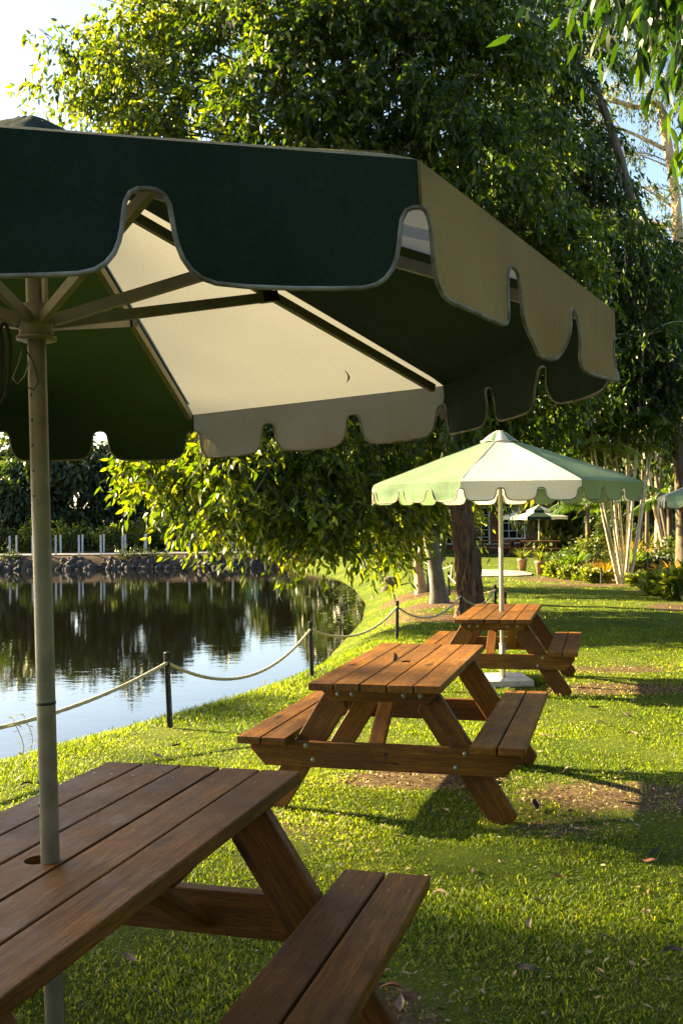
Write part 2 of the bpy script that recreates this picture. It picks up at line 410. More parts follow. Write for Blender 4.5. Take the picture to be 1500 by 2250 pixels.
def crown(clumps, nspray, nleaf, leaf_l, leaf_w, droop=.9, slen=.6, hollow=.35, detail=True, rmean=.45, seed=0, spread=.35):
    """sprays of leaves hanging from twigs spread through ellipsoid clumps (x,y,z,rx,ry,rz)"""
    rs = np.random.RandomState(seed)
    C = np.array(clumps, float); vol = C[:, 3]*C[:, 4]*C[:, 5]; vol = vol**.75; pr = vol/vol.sum()
    idx = rs.choice(len(C), nspray, p=pr)
    v = rs.normal(size=(nspray, 3)); v /= np.linalg.norm(v, axis=1, keepdims=True)
    r = hollow + (1-hollow)*rs.rand(nspray)**.6
    v2 = v*r[:, None]; P0 = C[idx, :3] + v2*C[idx, 3:6]
    # break up: drop sprays by 3d noise so that clusters and gaps form
    ns = np.array([noise.noise(Vector(p*1.15)) + .5*noise.noise(Vector(p*2.7)) for p in P0])
    keep = ns > -.16 + .1*rs.normal(size=nspray)
    P0 = P0[keep]; v = v[keep]; n_ = len(P0); tone = ns[keep]
    out = v*np.array([1, 1, .35]) + rs.normal(size=(n_, 3))*.35; out[:, 2] -= droop*.35
    out /= np.linalg.norm(out, axis=1, keepdims=True)
    sl = slen*(.6+.8*rs.rand(n_))
    t = (np.arange(nleaf)+.5)/nleaf
    # twig curve: outwards then bending down
    tt = t[None, :, None]; S = P0[:, None, :] + out[:, None, :]*tt*sl[:, None, None]
    S = S + np.array([0, 0, -1.])[None, None]*(tt**1.8)*sl[:, None, None]*droop*.75
    S = S.reshape(-1, 3); N = len(S)
    S += rs.normal(size=(N, 3))*spread*leaf_l*.5
    D = np.repeat(out, nleaf, 0)*.45 + rs.normal(size=(N, 3))*.42; D[:, 2] -= droop
    U = rs.normal(size=(N, 3)); U[:, 2] *= .4
    rnd = np.clip(rmean + .22*rs.normal(size=N) + .25*np.repeat(tone, nleaf), 0, .97)
    rnd[rs.rand(N) > .997] = 1.0
    Ln = leaf_l*(.65+.6*rs.rand(N)); Wd = leaf_w*(.7+.6*rs.rand(N))
    parts = [(leaves if detail else leaves2)(S, D, U, Ln, Wd, rnd)]
    return join(parts), P0, out, sl

def bent(p0, p1, sag=0., jit=.0, n=8, rs=random):
    p0 = Vector(p0); p1 = Vector(p1); out = []
    a = Vector((rs.uniform(-1, 1), rs.uniform(-1, 1), rs.uniform(-.4, .6)))*jit
    for i in range(n+1):
        t = i/n; p = p0.lerp(p1, t) + a*math.sin(t*math.pi) + Vector((0, 0, 1))*sag*math.sin(t*math.pi)
        out.append(p)
    return out
def tree(name, label, cat, base, trunk_pts, trunk_r, clumps, leafm, barkm, nspray, nleaf, ll, lw, group=None, limbs=6, droop=.9, slen=.6, detail=True, rmean=.45, seed=1, hollow=.3, rough_trunk=None, limb_r=.3, flare=1.35, twig=True):
    random.seed(seed)
    base = Vector(base); root = empty(name, base, 0, label, cat, group)
    T = [Vector(p)-base for p in trunk_pts]
    # smooth the trunk
    pts = []; R = []
    nn = 10 if rough_trunk is None else 26
    for i in range(len(T)-1):
        for k in range(nn):
            t = k/nn; a = T[max(i-1, 0)]; b_ = T[i]; c = T[i+1]; d = T[min(i+2, len(T)-1)]
            p = 0.5*((2*b_)+(c-a)*t+(2*a-5*b_+4*c-d)*t*t+(-a+3*b_-3*c+d)*t**3)
            pts.append(p); R.append(trunk_r[i]*(1-t)+trunk_r[i+1]*t)
    pts.append(T[-1]); R.append(trunk_r[-1])
    h = [max(0., p.z-pts[0].z) for p in pts]
    R = [r*(1+(flare-1)*math.exp(-hh/.35)) for r, hh in zip(R, h)]
    if rough_trunk:
        def tw(i, u): 
            a = u*2*math.pi
            return 1 + rough_trunk*(abs(noise.noise(Vector((math.cos(a)*5.5, math.sin(a)*5.5, i*.16+seed))))*1.6 - .35) + .06*math.cos(a*4+seed)
        n_side = 64
    else:
        def tw(i, u): a = u*2*math.pi; return 1+.07*noise.noise(Vector((math.cos(a)*1.5, math.sin(a)*1.5, i*.15+seed)))*2 + .04*math.cos(3*a+seed)*math.exp(-h[i]*1.5)*2
        n_side = 18
    mb = MB(); pts[0] = pts[0]-Vector((0, 0, .25)); mb.tube(pts, R, n_side, True, tw); mb.build('trunk', barkm, root, True)
    # limbs to the clumps
    cl = sorted(clumps, key=lambda c: -c[3]*c[4]*c[5])
    mbs = MB()
    for i, c in enumerate(cl[:limbs+14]):
        tgt = Vector(c[:3])-base
        cand = [p for p in pts if p.z < tgt.z-.1] or pts
        cand = [p for p in cand if p.z > pts[-1].z*.3] or [pts[len(pts)//2]]
        s = min(cand, key=lambda p: (tgt-p).length + .8*abs((tgt.z-p.z) - .5*(Vector((tgt.x-p.x, tgt.y-p.y))).length))
        k = min(range(len(pts)), key=lambda q: (pts[q]-s).length)
        r0 = min(R[k]*.6, limb_r*.35*(.4+.1*(tgt-s).length)); L_ = (tgt-s).length
        curve = bent(s, tgt, .08*L_, .09*L_, 9)
        rr = [r0*(1-.82*j/9) for j in range(10)]
        if i < limbs:
            m1 = MB(); m1.tube(curve, rr, 9); m1.build('limb', barkm, root, True)
        else: mbs.tube(curve, [x*.6 for x in rr], 6)
        for q in range(5):
            a = curve[random.randint(4, 8)]; e = tgt+Vector((random.uniform(-1, 1)*c[3], random.uniform(-1, 1)*c[4], random.uniform(-.8, 1)*c[5]))*.85
            mbs.tube(bent(a, e, .03, .12, 5), [r0*.3*(1-.8*j/5)+.004 for j in range(6)], 5, False)
    (co, tr, rn), P0, out, sl = crown([(c[0]-base.x, c[1]-base.y, c[2]-base.z, c[3], c[4], c[5]) for c in clumps], nspray, nleaf, ll, lw, droop, slen, hollow, detail, rmean, seed)
    if twig:
        m2 = MB()
        sel = np.random.RandomState(seed).choice(len(P0), min(len(P0), 500), replace=False)
        for j in sel:
            p = Vector(P0[j]); o_ = Vector(out[j])*sl[j]
            mbs.tube([p-o_*.6+Vector((0, 0, .1)), p, p+o_*.55+Vector((0, 0, -.12*sl[j]))], [.008, .006, .003], 4, False)
    if mbs.V: tag(mbs.build('branches', barkm, root, True), kind='stuff')
    link('crown', trimesh('crown', co, tr, {'rnd': rn}, leafm), root)
    return root
def P(px, py, d, r, ry=None, rz=None):
    p = at(px, py, d); return (p.x, p.y, p.z, r, ry or r, rz or r*.8)

exec_trees = True
# --- weeping tree whose boughs hang over the lake
cl = [P(425, 1062, 16.8, .75, 1, .8), P(520, 1060, 16.2, .9, 1.1, .8), P(620, 1062, 16.6, .9, 1.1, .9), P(700, 1110, 16.4, .6, .9, .8), P(735, 1205, 16.0, .28, .5, .45), P(300, 985, 17, .35, .6, .12), P(370, 1020, 17, .45, .7, .35),
      P(440, 1145, 16.5, .22, .4, .28), P(700, 1190, 16.2, .25, .4, .35), P(870, 1215, 18.3, .3, .4, .25), P(770, 1180, 16.6, .3, .5, .35), P(330, 1030, 16.8, .4, .6, .3), P(800, 1110, 17, .7, 1, .8), P(860, 1120, 18.2, .9, 1, .8), P(845, 1185, 18.5, .3, .6, .35), P(560, 960, 17.5, 1.3, 1.5, .9), P(420, 900, 18, 1.2, 1.4, .8),
      P(720, 980, 17.5, 1.3, 1.5, .9), P(860, 960, 18.5, 1.2, 1.3, .9), P(940, 1040, 19, .8, 1, .6), P(560, 1115, 17, .3, .5, .25), P(650, 1140, 16.6, .4, .5, .3)]
cl += [P(120, 200, 19, .35, .8, .45), P(110, 100, 19, .3, .6, .25), P(200, 130, 19, .6, 1, .55), P(215, 250, 19.3, .45, .8, .5), P(290, 60, 19.5, .75, 1, .7), P(300, 190, 19, .8, 1.2, .8), P(330, 300, 19, .8, 1.2, .7),
       P(420, 90, 20, 1.1, 1.3, 1.0), P(440, 260, 19, 1.1, 1.3, .9), P(420, -60, 20, 1.3, 1.5, 1), P(300, 420, 19, 1.0, 1.4, 1), P(420, 520, 19.5, 1.3, 1.6, 1.3), P(380, 700, 19, 1.1, 1.5, 1.1), P(560, 700, 19.5, 1.5, 1.7, 1.3), P(250, 620, 19, .6, 1, .8)]
b0 = at(963, 1335, 19.9); b0 = Vector((2.03, 19.9, gz(2.03, 19.9)))
tree('weeping_tree', 'big weeping tree with smooth grey leaning trunk whose leafy boughs hang over the lake', 'tree', b0,
     [b0, at(950, 1220, 19.9), at(932, 1120, 19.8), at(900, 950, 19.6), at(830, 700, 19.5), at(720, 420, 19.4), at(620, 180, 19.6), at(540, -40, 20)],
     [.155, .150, .145, .14, .13, .12, .09, .05], cl, M['leaf'], M['bark_grey'], 7200, 12, .185, .058, limbs=10, seed=3, rmean=.55, slen=.5, droop=.7)
# --- the dark trunk with the broad crown overhead
cl = [P(560, 60, 18, 1.3), P(600, 230, 17, 1.1), P(700, 120, 17.5, 1.3), P(690, 290, 16.5, .55, .8, .5), P(760, 250, 17, 1.0), P(820, 60, 17.5, 1.4), P(880, 210, 17, 1.2), P(960, 90, 18, 1.4), P(820, 330, 17, .9), P(980, 290, 17, 1.2),
      P(1060, 180, 18, 1.2), P(1050, 400, 17, 1.0), P(1100, 60, 18, 1.2), P(1120, 300, 18, 1.0), P(1140, 480, 17.5, 1.0), P(1200, 600, 18, .95), P(1060, 560, 18, 1.1), P(1160, 720, 18, 1.0), P(1270, 720, 18.5, .8), P(1050, 700, 18.5, 1.2),
      P(900, 480, 18, 1.4), P(740, 480, 18, 1.5), P(960, 820, 18.5, 1.2), P(1080, 860, 18.5, 1.0), P(1190, 880, 18.5, .9), P(700, -80, 18, 1.5), P(950, -90, 18, 1.5), P(1290, 860, 18.5, .6), P(1130, 950, 19, .8, 1, .35), P(1020, 950, 19, .7, .9, .4), P(985, 880, 16.0, .4, .4, .5), P(1015, 950, 16.1, .25, .3, .3), P(965, 960, 16.3, .3, .3, .3), P(1230, 480, 18, .7), P(700, 800, 18.5, 1.4), P(830, 700, 18.5, 1.5)]
b0 = Vector((2.28, 16.8, gz(2.28, 16.8)))
tree('fissured_tree', 'large tree with thick dark furrowed trunk and broad crown behind the farthest picnic table', 'tree', b0,
     [b0, at(1022, 1200, 16.9), at(1008, 1080, 17), at(985, 900, 17.2), at(960, 650, 17.4), at(930, 380, 17.5), at(900, 120, 17.6), at(880, -80, 17.6)],
     [.235, .195, .175, .17, .16, .13, .10, .05], cl, M['leaf'], M['bark_dark'], 9400, 12, .18, .056, limbs=12, seed=5, rmean=.34, rough_trunk=.28, slen=.5, flare=1.2, droop=.7)
# --- multi stemmed tree further along the bank
cl = [P(860, 1080, 23.5, 1.2), P(920, 1000, 23.5, 1.5), P(960, 1130, 24.5, .9), P(860, 1190, 24, .7, .9, .5), P(830, 940, 24, 1.6), P(960, 850, 24.5, 2), P(1040, 1020, 25, 1.1), P(780, 1110, 25, .9), P(880, 1170, 24.5, .5, .8, .45)]
b0 = Vector((1.93, 23.4, gz(1.93, 23.4)))
tr_ = tree('bankside_tree', 'several stemmed tree with sunlit pale trunk on the mound left of the grey trunk', 'tree', b0,
     [b0, at(917, 1230, 23.4), at(910, 1120, 23.4), at(900, 950, 23.6)], [.12, .10, .08, .05], cl, M['leaf'], M['bark_pale'], 2400, 12, .18, .05, limbs=5, seed=8, rmean=.45)
for i, (dx, dy, r, tx) in enumerate([(.28, .1, .07, .5), (.42, .25, .055, .9), (.2, -.15, .045, .35)]):
    mb = MB(); mb.tube(bent((dx*.8, dy, -.2), (tx, dy*2, 3.0), 0, .1, 10), [r*(1-.05*j) for j in range(11)], 8); mb.build('stem', M['bark_mid'], tr_, True)
# --- leaning tree on the right
cl = [P(1330, 560, 25, 1.6), P(1230, 640, 26, 1.5), P(1400, 640, 26, 1.4), P(1420, 760, 25, 1.3), P(1330, 760, 26, 1.5), P(1480, 830, 25, 1.2), P(1380, 880, 25, 1.2), P(1270, 880, 26, 1.4), P(1150, 780, 27, 1.6), P(1100, 640, 27, 1.6),
      P(1180, 380, 26, 1.4), P(1250, 120, 26, 1.4), P(1180, 200, 26, 1.3), P(1150, 40, 26, 1.8), P(1250, 330, 26, .9), P(1060, 500, 27, 1.6), P(1480, 960, 27, .9), P(1470, 600, 27, .9, 1, .6), P(1230, 960, 26, 1.2), P(1350, 1000, 27, .9), P(1290, 430, 26, .8), P(1340, 400, 27, .7), P(1290, 380, 26, .8), P(1130, 300, 27, 1.5), P(1050, 380, 27, 1.5), P(1200, 760, 27, 1.5), P(1420, 830, 27, 1.3), P(1400, 500, 27, .7), P(1300, 300, 27, .7, .8, .5), P(1420, 560, 26, .9), P(1300, 520, 26, 1.0), P(1210, 300, 27, .9)]
b0 = at(1500, 1245, 26); b0.z = gz(b0.x, b0.y)
tree('leaning_tree', 'dark tree with slanting trunk crossing the sky gap at upper right', 'tree', b0,
     [b0, at(1490, 1000, 26), at(1440, 700, 26), at(1385, 440, 26), at(1340, 280, 26), at(1290, 170, 26), at(1200, 90, 26), at(1120, 60, 26)],
     [.2, .16, .135, .12, .105, .09, .07, .04], cl, M['leaf'], M['bark_mid'], 9000, 12, .2, .06, limbs=10, seed=12, rmean=.18, slen=.6)
# --- pale gum
cl = [P(1380, 60, 38, 1.6), P(1470, 130, 38, 1.4), P(1300, 130, 39, 1.3, 1.3, .8), P(1400, 330, 38, .8, 1, .6), P(1480, 500, 38, .8), P(1460, 640, 38, 1.5), P(1380, 480, 39, .8, 1, .8), P(1250, 260, 39, 1.3), P(1500, 0, 38, 2), P(1330, -30, 39, 2), P(1490, 330, 38, .5), P(1350, 210, 38, .6, 1, .4), P(1100, 250, 39, 1.6), P(1130, 420, 39, 1.6), P(1440, 200, 37, .9, 1, .7), P(1500, 230, 37, .9), P(1340, 330, 39, .7, 1, .5), P(1290, 400, 39, 1.0), P(1500, 420, 37, .6), P(1420, 420, 39, .6, .8, .4)]
b0 = at(1510, 1200, 38); b0.z = gz(b0.x, b0.y)
tree('gum_tree', 'tall pale barked gum tree with forked branches against the sky at upper right', 'tree', b0,
     [b0, at(1500, 900, 38), at(1492, 620, 38), at(1482, 430, 38), at(1462, 300, 38), at(1445, 230, 38), at(1390, 235, 38), at(1320, 200, 38), at(1260, 130, 38)],
     [.3, .26, .22, .19, .17, .14, .10, .07, .04], cl, M['leaf_gum'], M['bark_pale'], 3600, 12, .22, .05, limbs=8, seed=21, rmean=.5, slen=.7, detail=False)

# --- background trees: behind the garden and the building, and over the far road
bgr = [  # (px of centre, distance, height, radius, label)
    ('broad dark tree left of the red building', 880, 56, 9, 3.2), ('dark tree rising over the red building roof', 1090, 60, 11, 4.0), ('tall dark tree right of the red building', 1270, 52, 10.5, 3.4),
    ('tall tree at the right edge behind the garden', 1470, 55, 13, 4.0), ('bushy tree just right of the red building wall', 1255, 43, 4.2, 1.7), ('rounded tree behind the cane palm', 1370, 40, 5.2, 2.0)]
for i, (lab, px, d, h, r) in enumerate(bgr):
    p = at(px, 1150, d); bx, by = p.x, p.y; z = gz(bx, by); rs = random.Random(40+i)
    cl = []
    for q in range(13):
        a = rs.uniform(0, 6.28); rr = rs.uniform(.15, .75)*r; zz = rs.uniform(.12, .9)*h
        cl.append((bx+math.cos(a)*rr, by+math.sin(a)*rr, z+zz, r*.45, r*.45, r*.4))
    tree('background_tree', lab, 'tree', (bx, by, z), [(bx, by, z), (bx+.2, by, z+h*.4), (bx-.1, by, z+h*.8)], [.25, .2, .08], cl, M['leaf_dark'] if i != 4 else M['leaf_gum'], M['bark_mid'],
         2000, 9, .42, .15, group='trees behind the garden and building', limbs=4, seed=60+i, detail=False, rmean=.4 if i < 4 else .6, slen=.9, twig=False)
far = [('far bank tree at the left edge of the lake view', -28, 56, 9.5, 3.3), ('broad far bank tree left of the near umbrella pole', -20.5, 57, 10.5, 3.8), ('far bank tree just left of the near umbrella pole', -18, 54, 8.2, 2.8), ('round dark far bank tree right of the near umbrella pole', -14.2, 55, 9.8, 3.2),
       ('far bank tree over the middle of the flowering hedge', -10.6, 56, 8.6, 2.7), ('slim pale far bank tree behind the hedge end', -7.6, 55, 6.6, 1.8), ('low far bank tree behind the hanging boughs', -4.2, 57, 5.4, 2.2),
       ('far bank tree behind the lake corner', -1.2, 56, 7.5, 2.6), ('dark tree at the lake corner beside the bank', 1.8, 54, 9, 3.0), ('tall tree beyond the lake corner', 4.6, 58, 11, 3.4), ('leafy tree between the lake corner and the red building', .8, 48.6, 8.5, 3.0), ('tree standing close to the red building on its lake side', 2.6, 43.4, 7.2, 2.3)]
for i, (lab, bx, by, h, r) in enumerate(far):
    h *= .80; by += 3.6; z = gz(bx, by); rs = random.Random(140+i); cl = []
    for q in range(14):
        a = rs.uniform(0, 6.28); rr = rs.uniform(.1, .75)*r; zz = rs.uniform(.1, .92)*h
        s = 1.15-.6*zz/h
        cl.append((bx+math.cos(a)*rr*s, by+math.sin(a)*rr*s, z+zz, r*.42*s, r*.42*s, r*.42))
    tree('lakeside_tree', lab, 'tree', (bx, by, z), [(bx, by, z), (bx+.2, by, z+h*.4), (bx-.1, by, z+h*.85)], [.22, .18, .06], cl, M['leaf_dark'] if i != 5 else M['leaf_gum'], M['bark_mid'],
         2000, 9, .46, .18, group='trees beyond the far road', limbs=3, seed=160+i, detail=False, rmean=.45, slen=.9, twig=False)
# tall trees on the lake's left shore: beyond the frame, they dapple the evening light
def shore_tree(lab, bx, by, h, cl, nsp, seed):
    z = gz(bx, by)
    tree('shore_tree', lab, 'tree', (bx, by, z), [(bx, by, z), (bx+.3, by, z+h*.5), (bx, by, z+h*.85)], [.35, .28, .1], cl, M['leaf_dark'], M['bark_mid'], nsp, 9, .45, .17,
               group='tall trees on the left shore of the lake', limbs=5, seed=seed, detail=False, slen=.45, twig=False, hollow=.1)
shore_tree('southern tall tree on the left shore of the lake', -37, 17.5, 17, [(-37, 15.0, 15.2, 1.5, 2.0, 2.0), (-37, 17.6, 15.6, 1.8, 2.0, 1.9), (-37.4, 19.6, 15.3, 1.5, 1.5, 1.5), (-36.6, 20.1, 17.2, 1.3, .6, .7), (-37.4, 19.2, 17.1, 1.3, 1.0, .8), (-37, 18, 12.5, 2.2, 2.6, 1.6), (-37, 14.5, 12, 2, 2, 1.6), (-37, 20.1, 15.4, 1.2, .6, .8)], 7500, 301)
shore_tree('northern tall tree on the left shore of the lake', -38, 24.6, 17.5, [(-38, 22.7, 17.9, 1.0, .30, .28), (-38, 25.6, 16.3, 1.0, .45, .35), (-38.4, 24.6, 12.2, 1.8, 1.8, 1.0), (-38, 26.9, 15.2, 1.2, .4, .5)], 300, 302)

rear = [('added sky blocking tree behind the camera on the lake side', -5, -10, 10, 3.6), ('added sky blocking tree straight behind the camera', 2, -12, 12, 4.2), ('added sky blocking tree behind the camera on the lawn side', 9, -9, 11, 4.0), ('added sky blocking tree well right of the nearest table', 11.5, -1, 10, 3.6), ('added sky blocking tree right of the middle table', 12.5, 6.5, 10, 3.4), ('added sky blocking tree right of the farthest table', 14, 13, 10, 3.4)]  # unseen trees added to block sky light and deepen the shade
for i, (lab, bx, by, h, r) in enumerate(rear):
    z = gz(bx, by); rs = random.Random(740+i); cl = []
    for q in range(14):
        a = rs.uniform(0, 6.28); rr = rs.uniform(.1, .75)*r; zz = rs.uniform(.12, .92)*h
        cl.append((bx+math.cos(a)*rr, by+math.sin(a)*rr, z+zz, r*.45, r*.45, r*.42))
    tree('sky_block_tree', lab, 'tree', (bx, by, z), [(bx, by, z), (bx+.2, by, z+h*.4), (bx-.1, by, z+h*.85)], [.24, .2, .07], cl, M['leaf_dark'], M['bark_mid'], 1500, 9, .42, .17,
         group='trees added beyond the frame to block sky light', limbs=3, seed=760+i, detail=False, rmean=.35, slen=.9, twig=False)

# ================================================================== picnic tables
TW, TLN, TZ, B0, B1, BZ = .7116, 1.67, .74, .498, .776, .4366
PLW = .1352; GAP = (TW-5*PLW)/4; PLT = .040
def board(name, ln, wd, th, mat='wood', seed=0, bev=.005):
    rs = random.Random(seed)
    tw_ = rs.uniform(-.002, .002)
    def warp(v): v.co.z += tw_*math.sin(v.co.y*3)
    me = bevel_box(name, (wd, ln, th), bev, M[mat], warp); return me
def holed_plank(name, ln, wd, th, r, off=0.0):
    """plank with a round hole through its middle"""
    V = []; Fc = []; n = 24; h = th/2; s = wd/2-.001
    def ring(z, f): 
        for k in range(n): V.append(f(2*math.pi*k/n)+(z,))
    def sq(a):
        c, q = math.cos(a), math.sin(a); m_ = max(abs(c), abs(q)); return (wd/2*c/m_, wd/2*q/m_)
    ring(h, lambda a: (r*math.cos(a), r*math.sin(a))); ring(h, sq); ring(-h, lambda a: (r*math.cos(a), r*math.sin(a))); ring(-h, sq)
    for k in range(n):
        j = (k+1) % n
        Fc += [(k, n+k, n+j, j), (2*n+k, 2*n+j, 3*n+j, 3*n+k), (k, j, 2*n+j, 2*n+k)]
        if abs(V[n+k][0]-V[n+j][0]) < 1e-5 and abs(V[n+k][0]) > wd*.49: Fc.append((n+k, 3*n+k, 3*n+j, n+j))
    mb = MB(); mb.add(V, Fc)
    for sg in (-1, 1):
        a, b_ = sg*wd/2, sg*ln/2; y0, y1 = min(a, b_), max(a, b_); x = wd/2; c = .004
        W = [(-x, y0, -h), (x, y0, -h), (x, y1, -h), (-x, y1, -h), (-x, y0, h), (x, y0, h), (x, y1, h), (-x, y1, h)]
        mb.add(W, [(0, 3, 2, 1), (4, 5, 6, 7), (0, 4, 7, 3), (1, 2, 6, 5), ((0, 1, 5, 4) if sg < 0 else (2, 3, 7, 6))])
    for i_, v_ in enumerate(mb.V):
        if abs(v_[1]) < ln/2-1e-4: mb.V[i_] = (v_[0], v_[1]+off, v_[2])
    me = mb.mesh(name, M['wood']); return me
mesh_top = [board('tabletop_plank', TLN+[.0, .006, -.004, .004, -.003][i], PLW, PLT, 'wood', i) for i in range(5)]
mesh_top[2] = holed_plank('tabletop_plank', TLN-.004, PLW, PLT, .034)
near_plank = holed_plank('tabletop_plank', TLN-.004, PLW, PLT, .034, -.082)
mesh_bench = [board('bench_plank', TLN-.02, .134, PLT, 'wood', 10+i) for i in range(4)]
def beam_mesh(name, ln, h, t, cut):
    # profile in x-z, cut lower corners; grain along x, so build along y and rotate
    hx, hz = ln/2, h/2
    prof = [(-hx, hz), (hx, hz), (hx, hz-h*.35), (hx-cut, -hz), (-hx+cut, -hz), (-hx, hz-h*.35)]
    V = [(t/2, y, z) for y, z in prof]+[(-t/2, y, z) for y, z in prof]; n = 6
    Fc = [tuple(range(n))[::-1], tuple(range(n, 2*n))]+[(i, (i+1) % n, (i+1) % n+n, i+n) for i in range(n)]
    bm = bmesh.new(); vs = [bm.verts.new(v) for v in V]
    for f in Fc: bm.faces.new([vs[i] for i in f])
    bmesh.ops.recalc_face_normals(bm, faces=bm.faces[:])
    bmesh.ops.bevel(bm, geom=bm.edges[:], offset=.003, segments=1, affect='EDGES')
    me = bpy.data.meshes.new(name); bm.to_mesh(me); bm.free(); me.materials.append(M['wood']); return me
mesh_beam = beam_mesh('seat_beam', 1.49, .14, .045, .085)
mesh_cleat = beam_mesh('top_cleat', .64, .075, .045, .05)
leg_top = Vector((.235, 0, .66)); leg_bot = Vector((.675, 0, -.03))
LEGL = (leg_top-leg_bot).length
def leg_mesh():
    # board cut level at top and foot: parallelogram, local y along the leg
    ang = math.atan2(leg_bot.x-leg_top.x, leg_top.z-leg_bot.z); hw = .074; k = hw*math.tan(ang)
    h = LEGL/2; prof = [(-hw, h-k), (hw, h+k), (hw, -h+k), (-hw, -h-k)]
    V = [(x, y, .0225) for x, y in prof]+[(x, y, -.0225) for x, y in prof]
    bm = bmesh.new(); vs = [bm.verts.new(v) for v in V]
    for f in [(0, 1, 2, 3), (7, 6, 5, 4)]+[(i, i+4, (i+1) % 4+4, (i+1) % 4) for i in range(4)]: bm.faces.new([vs[i] for i in f])
    bmesh.ops.recalc_face_normals(bm, faces=bm.faces[:]); bmesh.ops.bevel(bm, geom=bm.edges[:], offset=.003, segments=1, affect='EDGES')
    me = bpy.data.meshes.new('leg'); bm.to_mesh(me); bm.free(); me.materials.append(M['wood']); return me, ang
mesh_leg, LEG_A = leg_mesh()
mesh_brace = board('brace', .66, .09, .035, 'wood', 30)
def bolt_mesh():
    mb = MB()
    for r, y0, y1 in ((.013, 0, .002), ):
        mb.tube([(0, -.001, 0), (0, -y1, 0)], [.013, .013], 12)
    mb.tube([(0, -.002, 0), (0, -.006, 0), (0, -.009, 0)], [.0095, .0085, .004], 10)
    return mb.mesh('bolt', M['steel'], False)
mesh_bolt = bolt_mesh()
def screw_mesh():
    mb = MB(); mb.tube([(0, 0, -.003), (0, 0, .0012)], [.0045, .0045], 8); return mb.mesh('screw', M['steel'])
mesh_screw = screw_mesh()

def part(name, me, parent, loc, rot=(0, 0, 0)):
    o = link(name, me, parent); o.location = loc; o.rotation_euler = rot; return o
def make_table(loc, yaw, tilt, label):
    root = empty('picnic_table', loc, 0, label, 'picnic table', 'picnic tables in a row along the lake')
    root.rotation_euler = Matrix.Rotation(yaw, 3, 'Z').to_euler()
    root.rotation_euler = (Matrix.Rotation(-yaw, 3, 'Z') @ Matrix.Rotation(-tilt, 3, 'Y')).to_euler()
    for i in range(5):
        part('tabletop_plank', near_plank if (i == 2 and loc[1] < 3) else mesh_top[i], root, ((i-2)*(PLW+GAP), 0, TZ-PLT/2 + (0, .0012, 0, -.001, .0005)[i]))
    for s in (-1, 1):
        for j, a in enumerate((B0+.067, B1-.067)):
            part('bench_plank', mesh_bench[(s+1)+j], root, (s*a, 0, BZ-PLT/2+.0006*j))
    for s in (-1, 1):
        yb = s*.685
        part('seat_beam', mesh_beam, root, (0, yb, BZ-PLT-.0705), (0, 0, -math.pi/2))
        part('top_cleat', mesh_cleat, root, (0, yb, TZ-PLT-.038), (0, 0, -math.pi/2))
        for t in (-1, 1):
            c = (leg_top+leg_bot)/2
            lg = part('leg', mesh_leg, root, (t*c.x, s*(.685-.047), c.z))
            # local y -> along the leg (upwards, leaning in); local z -> table length
            yv = Vector((t*(leg_top.x-leg_bot.x), 0, leg_top.z-leg_bot.z)).normalized(); zv = Vector((0, -t, 0)); xv = yv.cross(zv)
            # keep the level cut: local x must point outwards-up so the cuts stay horizontal
            R = Matrix((xv, yv, zv)).transposed()
            lg.rotation_euler = R.to_euler()
        for (a, z) in ((-.42, .375), (-.38, .30), (.454, .37), (.405, .295), (-.23, .665), (-.15, .664), (.135, .664), (.225, .665)):
            b_ = part('bolt', mesh_bolt, root, (a, s*(.685+.0225), z), (0, 0, 0 if s < 0 else math.pi))
        # centre brace from the beam up to the middle of the top
        p0 = Vector((.055*s, s*.66, .30)); p1 = Vector((.055*s, s*.14, .66)); br = part('brace', mesh_brace, root, (p0+p1)/2)
        d = (p1-p0).normalized(); xv = Vector((1, 0, 0)); zv = xv.cross(d); br.rotation_euler = Matrix((xv, d, zv)).transposed().to_euler()
    part('middle_cleat', mesh_cleat, root, (0, 0.115, TZ-PLT-.038), (0, 0, -math.pi/2))
    for s in (-1, 1):
        for i in range(5):
            for dx in (-.03, .032):
                part('screw', mesh_screw, root, ((i-2)*(PLW+GAP)+dx, s*.685, TZ))
        for t in (-1, 1):
            for j, a in enumerate((B0+.067, B1-.067)):
                for dx in (-.03, .032): part('screw', mesh_screw, root, (t*a+dx, s*.685, BZ))
    return root
TABS = [((-.7138, 2.4143, 0), .2996, .0208, 'nearest orange brown picnic table, cut off at lower left, pierced by the big umbrella pole'),
        ((.3913, 5.7886, -.0395), .2814, .0092, 'middle picnic table without an umbrella, small lettering burnt into its front seat beam'),
        ((1.6274, 9.7592, -.1273), .2681, .0112, 'farthest of the three picnic tables, shaded by the pale green and white umbrella')]
tables = [make_table(*t) for t in TABS]
# lettering on the front seat beam of the middle table
def text_mesh(name, body, size, mat, ext=.0006):
    cu = bpy.data.curves.new(name, 'FONT'); cu.body = body; cu.size = size; cu.align_x = 'CENTER'; cu.extrude = ext; cu.resolution_u = 2
    to = bpy.data.objects.new(name, cu); COL.objects.link(to)
    me = bpy.data.meshes.new_from_object(to.evaluated_get(bpy.context.evaluated_depsgraph_get())); bpy.data.objects.remove(to)
    me.materials.clear(); me.materials.append(mat); return me
part('lettering', text_mesh('lettering', 'SLJ Outdoor Design', .017, M['ink']), tables[1], (0.03, -.685-.0232, .298), (math.pi/2, 0, 0))
mb = MB(); mb.box((0, 0, 0), (.0035, .001, .026)); mb.add([(-.011, -.0005, .006), (.011, -.0005, .006), (.013, -.0005, .014), (.005, -.0005, .022), (0, -.0005, .024), (-.006, -.0005, .021), (-.013, -.0005, .013)], [tuple(range(7))])
o = mb.build('tree_emblem', M['ink'], tables[1]); o.location = (0.03, -.685-.0235, .334)

